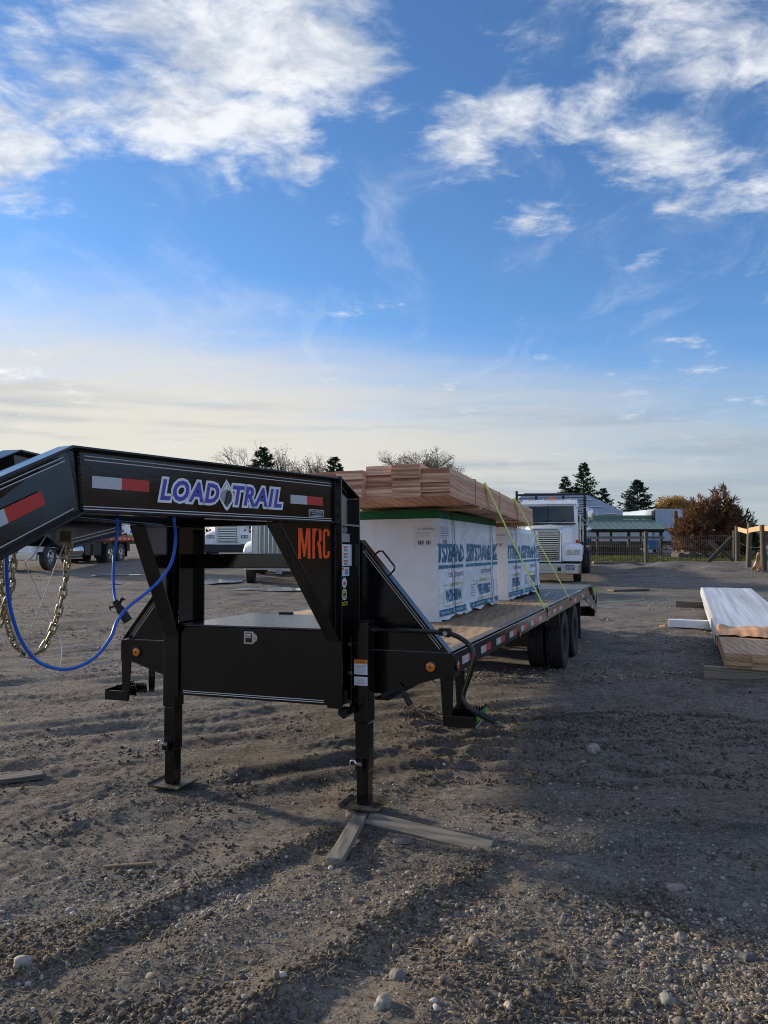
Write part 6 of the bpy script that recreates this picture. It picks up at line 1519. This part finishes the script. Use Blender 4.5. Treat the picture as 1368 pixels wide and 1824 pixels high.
# ------------------------------------------------------------------ trees
def tri_cloud(name, P, D, L, Wd, m, parent):
    """leaf-like slivers: base points, directions, lengths, widths"""
    r = np.random.default_rng(len(P)); s = np.cross(D, r.normal(0, 1, P.shape)); s /= np.linalg.norm(s, axis=1)[:, None] + 1e-9
    a = P - s * Wd[:, None] / 2; b = P + s * Wd[:, None] / 2; c = P + D * L[:, None]; bend = P + D * (L * 0.55)[:, None] + s * (Wd * 0.7)[:, None]
    v = np.stack([a, b, bend, c], 1).reshape(-1, 3); i = np.arange(len(P)) * 4
    f = np.concatenate([np.stack([i, i + 1, i + 2], 1), np.stack([i, i + 2, i + 3], 1)])
    return fast_mesh(name, v, f, M_[m], parent)
def conifer(label, x, y, h, r, seed, m='needles', droop=0.25, skirt=0.08, n=34, lean=0.0):
    z = ground_base(np.array([x]), np.array([y]))[0]; q = np.random.default_rng(seed)
    t = thing('conifer_tree', label, 'tree', loc=(x, y, z)); MB().tube([(0, 0, -0.2), (lean * 0.5, 0, h * 0.5), (lean, 0, h * 0.99)], [h * 0.020, h * 0.012, 0.01], 8).build('trunk', M_['bark'], t, smooth=60)
    P, D, L, Wd = [], [], [], []
    br = MB()
    for k in range(n):
        f = skirt + (1 - skirt) * (k / n) ** 0.92; zz = h * f; rad = r * (1 - f) ** 0.85 + 0.10
        nb = 7 if f < 0.7 else 5
        for j in range(nb):
            a = q.uniform(0, 2 * math.pi); ln = rad * q.uniform(0.62, 1.12); up = -droop + 0.5 * f + q.normal(0, 0.07)
            d = np.array([math.cos(a), math.sin(a), up]); d /= np.linalg.norm(d)
            base = np.array([lean * f, 0, zz]); tip = base + d * ln
            if ln > 0.4: br.tube([base, tip], [0.012 + 0.006 * ln, 0.004], 3, cap=False)
            m_ = int(10 + 26 * ln / max(r, 0.5) * 1.2)
            s = q.uniform(0.12, 1.0, m_) ** 0.8; pts = base + d * (ln * s)[:, None] + q.normal(0, 0.035 * r ** 0.5, (m_, 3))
            side = np.cross(d, [0, 0, 1]); sg = q.choice([-1, 1], m_)
            dd = d[None] * 0.75 + side[None] * (sg * q.uniform(0.2, 0.9, m_))[:, None] + q.normal(0, 0.22, (m_, 3)) + np.array([0, 0, -0.10]); dd /= np.linalg.norm(dd, axis=1)[:, None]
            P.append(pts); D.append(dd); L.append(q.uniform(0.18, 0.42, m_) * (0.55 + 0.16 * r) * (1.1 - 0.4 * s)); Wd.append(q.uniform(0.05, 0.11, m_) * (0.6 + 0.2 * r))
    br.build('branches', M_['bark'], t)['kind'] = 'stuff'
    tri_cloud('crown', np.concatenate(P), np.concatenate(D), np.concatenate(L), np.concatenate(Wd), m, t)
    return t
conifer('tall dark conifer standing behind the white flatbed truck, right of its rack', 24.6, 91, 10.6, 4.6, 1, 'needles', 0.12, 0.05, 40)
conifer('smaller dark conifer just left of the tall one behind the truck', 22.6, 92, 9.0, 3.6, 2, 'needles', 0.12)
conifer('dark rounded conifer just right of the tall one behind the grey roof', 27.2, 92, 7.6, 4.2, 3, 'needles', 0.2, 0.05, 26)
conifer('broad blue green spruce standing above the green shed roof', 29.2, 85, 8.0, 4.6, 4, 'needles_blue', 0.12, 0.04, 40)
conifer('dark conifer whose top shows over the lettered neck beam, left', -11.4, 69, 9.6, 4.6, 5, 'needles', 0.1, 0.06, 34)
conifer('small dark conifer showing beside the top of the trailer upright', -4.2, 62, 8.0, 3.4, 6, 'needles', 0.2, 0.05, 36)
def bare_tree(label, x, y, h, seed, spread=0.6, trunk=0.16, leaves=None, depth=6, name='bare_tree', lm='dry_leaf', nleaf=3, clump=1.0, lsize=0.10):
    z = ground_base(np.array([x]), np.array([y]))[0]; q = random.Random(seed); t = thing(name, label, 'tree', loc=(x, y, z))
    tw = MB(); tk = MB(); tips = []
    def grow(p, d, ln, r, lv):
        e = p + d * ln; mid = p + d * ln * 0.5 + Vector((q.uniform(-1, 1), q.uniform(-1, 1), q.uniform(-1, 1))) * ln * 0.06
        (tk if lv >= depth - 1 else tw).tube([p, mid, e], [r, r * 0.85, r * 0.7], 6 if lv >= depth - 1 else 3, cap=False)
        if lv <= 2: tips.append(e)
        if lv == 0: return
        nb = 3 if lv > 1 else 2
        for k in range(nb + (1 if q.random() < 0.45 else 0)):
            v = d + Vector((q.gauss(0, 1), q.gauss(0, 1), q.gauss(0, 0.6))) * spread * (0.75 if k == 0 else 1.0) + Vector((0, 0, 0.14))
            grow(e if k < 2 else p.lerp(e, q.uniform(0.5, 0.95)), v.normalized(), ln * q.uniform(0.62, 0.82), r * 0.62, lv - 1)
    grow(Vector((0, 0, -0.2)), Vector((0, 0, 1)), h * 0.25, trunk, depth)
    tk.build('trunk', M_['bark'], t, smooth=60); o = tw.build('crown', M_['twig'], t); 
    if leaves:
        P = np.array([tuple(p) for p in tips for _ in range(nleaf)]); g = np.random.default_rng(seed); P += g.normal(0, 0.10 * clump, P.shape); D = g.normal(0, 1, P.shape); D /= np.linalg.norm(D, axis=1)[:, None]
        tri_cloud('leaves', P, D, g.uniform(0.6, 1.4, len(P)) * lsize, g.uniform(0.5, 1.0, len(P)) * lsize, lm, t)
    return t
bare_tree('large bare branching tree rising behind the lumber bundle', 4.5, 70, 12.6, 21, 0.52, 0.26, True, 7, lm='dry_leaf', nleaf=1)
bare_tree('bare twiggy tree left of the conifer over the neck beam', -14.2, 76, 13.6, 22, 0.55, 0.2, False, 6)
bare_tree('bare twiggy tree right of the conifer, with a few pale leaves', -9.2, 75, 13.6, 23, 0.56, 0.2, True, 6, lm='dry_leaf', nleaf=1)
bare_tree('third bare tree thinning out towards the trailer upright', -6.6, 76, 12.4, 24, 0.55, 0.18, True, 5, lm='dry_leaf', nleaf=2)
bare_tree('small leafy tree behind the left end of the truck rack', 12.6, 76, 6.9, 25, 0.5, 0.15, True, 5, name='leafy_tree', lm='green_leaf', nleaf=9, clump=2.5, lsize=0.16)
bare_tree('second small leafy tree just left of the truck exhaust stack', 10.6, 78, 7.0, 26, 0.5, 0.15, True, 5, name='leafy_tree', lm='green_leaf', nleaf=7, clump=2.5, lsize=0.16)
bare_tree('thin bare tree rising behind the truck rack', 16.6, 92, 8.2, 27, 0.4, 0.15, False, 5)
bare_tree('golden autumn tree beyond the pale box trailer', 39.6, 100, 8.8, 28, 0.36, 0.16, True, 6, name='autumn_tree', lm='yellow_leaf', nleaf=7, clump=2.0, lsize=0.17)
bare_tree('second golden autumn tree right beside the first one', 42.0, 101, 8.4, 29, 0.36, 0.16, True, 6, name='autumn_tree', lm='yellow_leaf', nleaf=7, clump=2.0, lsize=0.17)
bare_tree('small golden tree left of the pair of autumn trees', 36.9, 102, 6.0, 30, 0.4, 0.12, True, 5, name='autumn_tree', lm='yellow_leaf', nleaf=8, clump=2.0, lsize=0.17)
bare_tree('pale bare bush at the right, beyond the dark green tree', 26.6, 53, 3.6, 31, 0.75, 0.10, True, 5, name='bare_bush', lm='dry_leaf', nleaf=2)
def bushy(label, name, x, y, lobes, m, seed, n, L=(0.2, 0.42), up=0.7, stems=7, wd=(0.03, 0.07)):
    z = ground_base(np.array([x]), np.array([y]))[0]; q = np.random.default_rng(seed); t = thing(name, label, 'tree', loc=(x, y, z)); P, D = [], []
    tk = MB()
    for k in range(stems):
        lb = lobes[k % len(lobes)]; a = q.uniform(0, 6.28); tk.tube([(q.normal(0, 0.2), q.normal(0, 0.2), -0.1), (lb[0] * 0.5 + q.normal(0, 0.15), lb[1] * 0.5, lb[2] * 0.5), (lb[0] + q.normal(0, 0.2), lb[1], lb[2] + lb[5] * 0.5)], [0.07, 0.045, 0.015], 5)
    tk.build('trunk', M_['bark'], t, smooth=60)
    wts = np.array([l[3] * l[5] for l in lobes]); wts = wts / wts.sum()
    for lb, w in zip(lobes, wts):
        k = int(n * w); u = q.normal(0, 1, (k, 3)); u /= np.linalg.norm(u, axis=1)[:, None]; rr_ = q.uniform(0.25, 1.0, k) ** 0.5
        # sprays: needles gathered on shoots that stand out of the crown
        ns = max(8, k // 26); su = q.normal(0, 1, (ns, 3)); su /= np.linalg.norm(su, axis=1)[:, None]; pick = q.integers(0, ns, k)
        sr = q.uniform(0.35, 1.04, ns) ** 0.6
        c = np.array(lb[:3]); R3 = np.array(lb[3:6]); base = c + su[pick] * R3 * sr[pick][:, None]
        shoot = su[pick] * 0.8 + np.array([0, 0, up]); shoot /= np.linalg.norm(shoot, axis=1)[:, None]
        tt = q.uniform(-0.25, 0.5, k); pts = base + shoot * tt[:, None] + q.normal(0, 0.05, (k, 3))
        dd = shoot * 0.8 + q.normal(0, 0.42, (k, 3)); dd /= np.linalg.norm(dd, axis=1)[:, None]
        P.append(pts); D.append(dd)
    P = np.concatenate(P); D = np.concatenate(D); k_ = P[:, 2] > 0.12; P, D = P[k_], D[k_]
    tri_cloud('crown', P, D, q.uniform(L[0], L[1], len(P)), q.uniform(wd[0], wd[1], len(P)), m, t); return t
bushy('rust brown bushy juniper tree beyond the wire fence, right', 'juniper_tree', 20.4, 46.3, [(-0.9, 0, 1.5, 1.25, 1.1, 1.3), (0.35, 0, 1.7, 1.45, 1.2, 1.6), (0.75, 0, 3.1, 0.65, 0.6, 1.05), (-0.35, 0, 2.7, 0.75, 0.7, 0.9), (1.35, 0.1, 1.7, 0.75, 0.8, 1.2), (-1.55, 0, 0.95, 0.65, 0.7, 0.75)], 'rust_leaf', 41, 15000)
bushy('dark green juniper crowding the right side of the rust brown tree', 'juniper_tree', 23.6, 49.5, [(0, 0, 1.7, 0.85, 0.9, 1.35), (-0.5, 0, 1.2, 0.7, 0.7, 1.0), (0.6, 0, 1.0, 0.6, 0.7, 0.9)], 'green_leaf', 42, 6000)
# distant hedge line, one mass far off
hg = np.random.default_rng(55); hx = hg.uniform(-220, 260, 26000); hy = hg.uniform(150, 190, 26000); hz = np.abs(hg.normal(0, 1, 26000)) * (1.1 + 0.9 * pn(hx / 14, hy * 0, 5)) + 0.7
HD = hg.normal(0, 1, (26000, 3)); HD /= np.linalg.norm(HD, axis=1)[:, None]
tag(tri_cloud('far_hedgerow', np.stack([hx, hy, hz], 1), HD, hg.uniform(0.6, 1.5, len(hx)), hg.uniform(0.4, 0.9, len(hx)), 'hedge_leaf', None), 'far dark hedgerow along the horizon', 'hedge', kind='stuff')
n2_ = 22000; ta = hg.uniform(-1.1, 0.72, n2_); rd_ = hg.uniform(66, 84, n2_); tz = hg.uniform(0, 1, n2_) * (9.5 + 4.0 * pn(ta * 11, ta * 0, 6)) + 0.8  # tan belt added out of frame for its brown reflection in the neck paint
TD = hg.normal(0, 1, (n2_, 3)); TD /= np.linalg.norm(TD, axis=1)[:, None]
tag(tri_cloud('reflection_treeline', np.stack([rd_ * np.cos(ta), rd_ * np.sin(ta), tz], 1), TD, hg.uniform(0.9, 2.0, n2_), hg.uniform(0.7, 1.4, n2_), 'tan_leaf', None), 'belt of tan autumn trees added out of view to the right, for its reflection', 'trees', kind='stuff')

# ------------------------------------------------------------------ grass strip, puddles, stones
gq = np.random.default_rng(66); n = 16000
x_ = gq.uniform(8.5, 26, n); y_ = 40.3 + gq.uniform(0, 1, n) ** 0.8 * 11
D_ = gq.normal(0, 0.35, (n, 3)) + np.array([0, 0, 1]); D_ /= np.linalg.norm(D_, axis=1)[:, None]
tag(tri_cloud('grass', np.stack([x_, y_, H(x_, y_)], 1), D_, gq.uniform(0.06, 0.20, n), gq.uniform(0.05, 0.12, n), 'grass_blade', None), 'strip of green and yellow grass behind the wire fence', 'grass', kind='stuff')
gx_ = np.linspace(8.0, 27, 40); gy_ = np.linspace(40.1, 52, 24); A_, B_ = np.meshgrid(gx_, gy_)
vv = np.stack([A_.ravel(), B_.ravel() + 0.25 * pn(A_.ravel() / 1.2, B_.ravel(), 3) * (B_.ravel() < 41), H(A_.ravel(), B_.ravel()) + 0.012], 1); i_ = (np.arange(23)[:, None] * 40 + np.arange(39)[None]).ravel()
mat('turf', (0.13, 0.135, 0.048), 0.95, var=0.4, vscale=1.5, bump=0.02, bscale=14, col2=(0.085, 0.10, 0.035))
tag(fast_mesh('turf', vv, np.stack([i_, i_ + 1, i_ + 41, i_ + 40], 1), M_['turf'], smooth=True), 'grassy turf beyond the fence', kind='structure')
mat('puddle_water', (0.42, 0.47, 0.52), 0.10, spec=0.5, bump=0.0012, bscale=2.2)
def puddle(label, x, y, rx, ry, seed):
    n = 40; pts = []
    zs = min(Hs(x + rx * 0.8 * math.cos(t), y + ry * 0.8 * math.sin(t)) for t in np.linspace(0, 6.28, 12)) + 0.04
    for i in range(n):
        t = 2 * math.pi * i / n; k = 0.75 + 0.45 * float(pn(np.array([math.cos(t) * 1.6 + seed]), np.array([math.sin(t) * 1.6]), seed)[0])
        pts.append((x + rx * k * math.cos(t), y + ry * k * math.sin(t), zs))
    o = MB().add(pts, [tuple(range(n))]).build('puddle', M_['puddle_water'], None); tag(o, label, kind='structure')
puddle('wide shallow puddle beyond the toolbox', -5.6, 26.0, 1.7, 3.6, 1); puddle('puddle under the barred truck', -3.2, 22.6, 1.6, 0.9, 2); puddle('puddle beyond the hanging plug', -10.8, 28.5, 2.2, 1.4, 3); puddle('small puddle left of the upright', -8.0, 24.3, 1.5, 0.7, 4)
def stone(label, x, y, s, col, seed, flat=0.65):
    q = np.random.default_rng(seed); v, f = ico(3)
    n = 1 + 0.34 * pn(v[:, 0] * 1.3 + seed, v[:, 1] * 1.3 + v[:, 2], seed) + 0.09 * pn(v[:, 0] * 4 + seed, v[:, 2] * 4 + v[:, 1] * 3, seed + 1)
    v = v * n[:, None] * np.array([1, 0.78, flat]) * s; a = q.uniform(0, 6.28); c_, s_ = math.cos(a), math.sin(a)
    v = np.stack([v[:, 0] * c_ - v[:, 1] * s_, v[:, 0] * s_ + v[:, 1] * c_, v[:, 2]], 1)
    o = fast_mesh('stone', v, f, mat('stone_%d' % seed, col, 0.8, var=0.35, vscale=22, bump=0.003, bscale=40), smooth=True)
    o.location = (x, y, Hs(x, y) + s * flat * 0.28); tag(o, label, 'stone', 'larger stones on the dirt')
stone('large pale stone near the lower left edge of the dirt', -1.462, 3.055, 0.038, (0.42, 0.385, 0.34), 501)
stone('grey stone at the bottom edge, middle of the foreground', -0.004, 2.785, 0.036, (0.33, 0.31, 0.29), 502, 0.75)
stone('angular dark grey stone just above the bottom middle stone', 0.053, 2.979, 0.034, (0.20, 0.19, 0.18), 503, 0.8)
stone('flat pinkish angular stone right of centre in the foreground', 1.441, 3.723, 0.050, (0.36, 0.29, 0.27), 504, 0.4)
stone('pale round stone among the tread marks right of the step', 1.682, 6.02, 0.058, (0.42, 0.38, 0.33), 505, 0.75)
stone('oval grey stone in the gravel at the lower right', 1.066, 2.845, 0.032, (0.28, 0.275, 0.25), 506, 0.5)
stone('small buff stone at the bottom edge, right of centre', 0.456, 2.773, 0.020, (0.50, 0.42, 0.34), 507, 0.8)
stone('blocky grey stone on the right side of the foreground', 1.30, 3.30, 0.028, (0.24, 0.23, 0.21), 508, 0.8)
stone('dark bluish stone right of the pinkish one', 1.52, 3.15, 0.034, (0.10, 0.105, 0.115), 509, 0.5)
stone('flat grey slab stone below the tapering timber', 0.10, 4.30, 0.06, (0.17, 0.165, 0.16), 510, 0.2)
stone('buff stone touching the timber under the right jack foot', -0.20, 4.70, 0.045, (0.42, 0.34, 0.24), 511, 0.8)

# scraps lying about the yard
beam_thing('scrap_board', 'flat dark scrap board lying on the dirt behind the trailer', 'board', (6.9, 22.6), (8.1, 22.9), 0.35, 0.05, 'dark_timber')
beam_thing('scrap_board', 'long dark plank lying in front of the grass strip', 'board', (10.6, 37.6), (13.0, 37.9), 0.25, 0.10, 'dark_timber')
beam_thing('stick', 'dry bent twig lying on the dirt left of the rut ridge', 'stick', (-1.02, 4.00), (-0.93, 3.80), 0.006, 0.006, 'grey_wood')
beam_thing('stick', 'short brown stick lying on the dirt at lower left', 'stick', (-1.50, 4.02), (-1.25, 4.06), 0.022, 0.018, 'deck_wood')
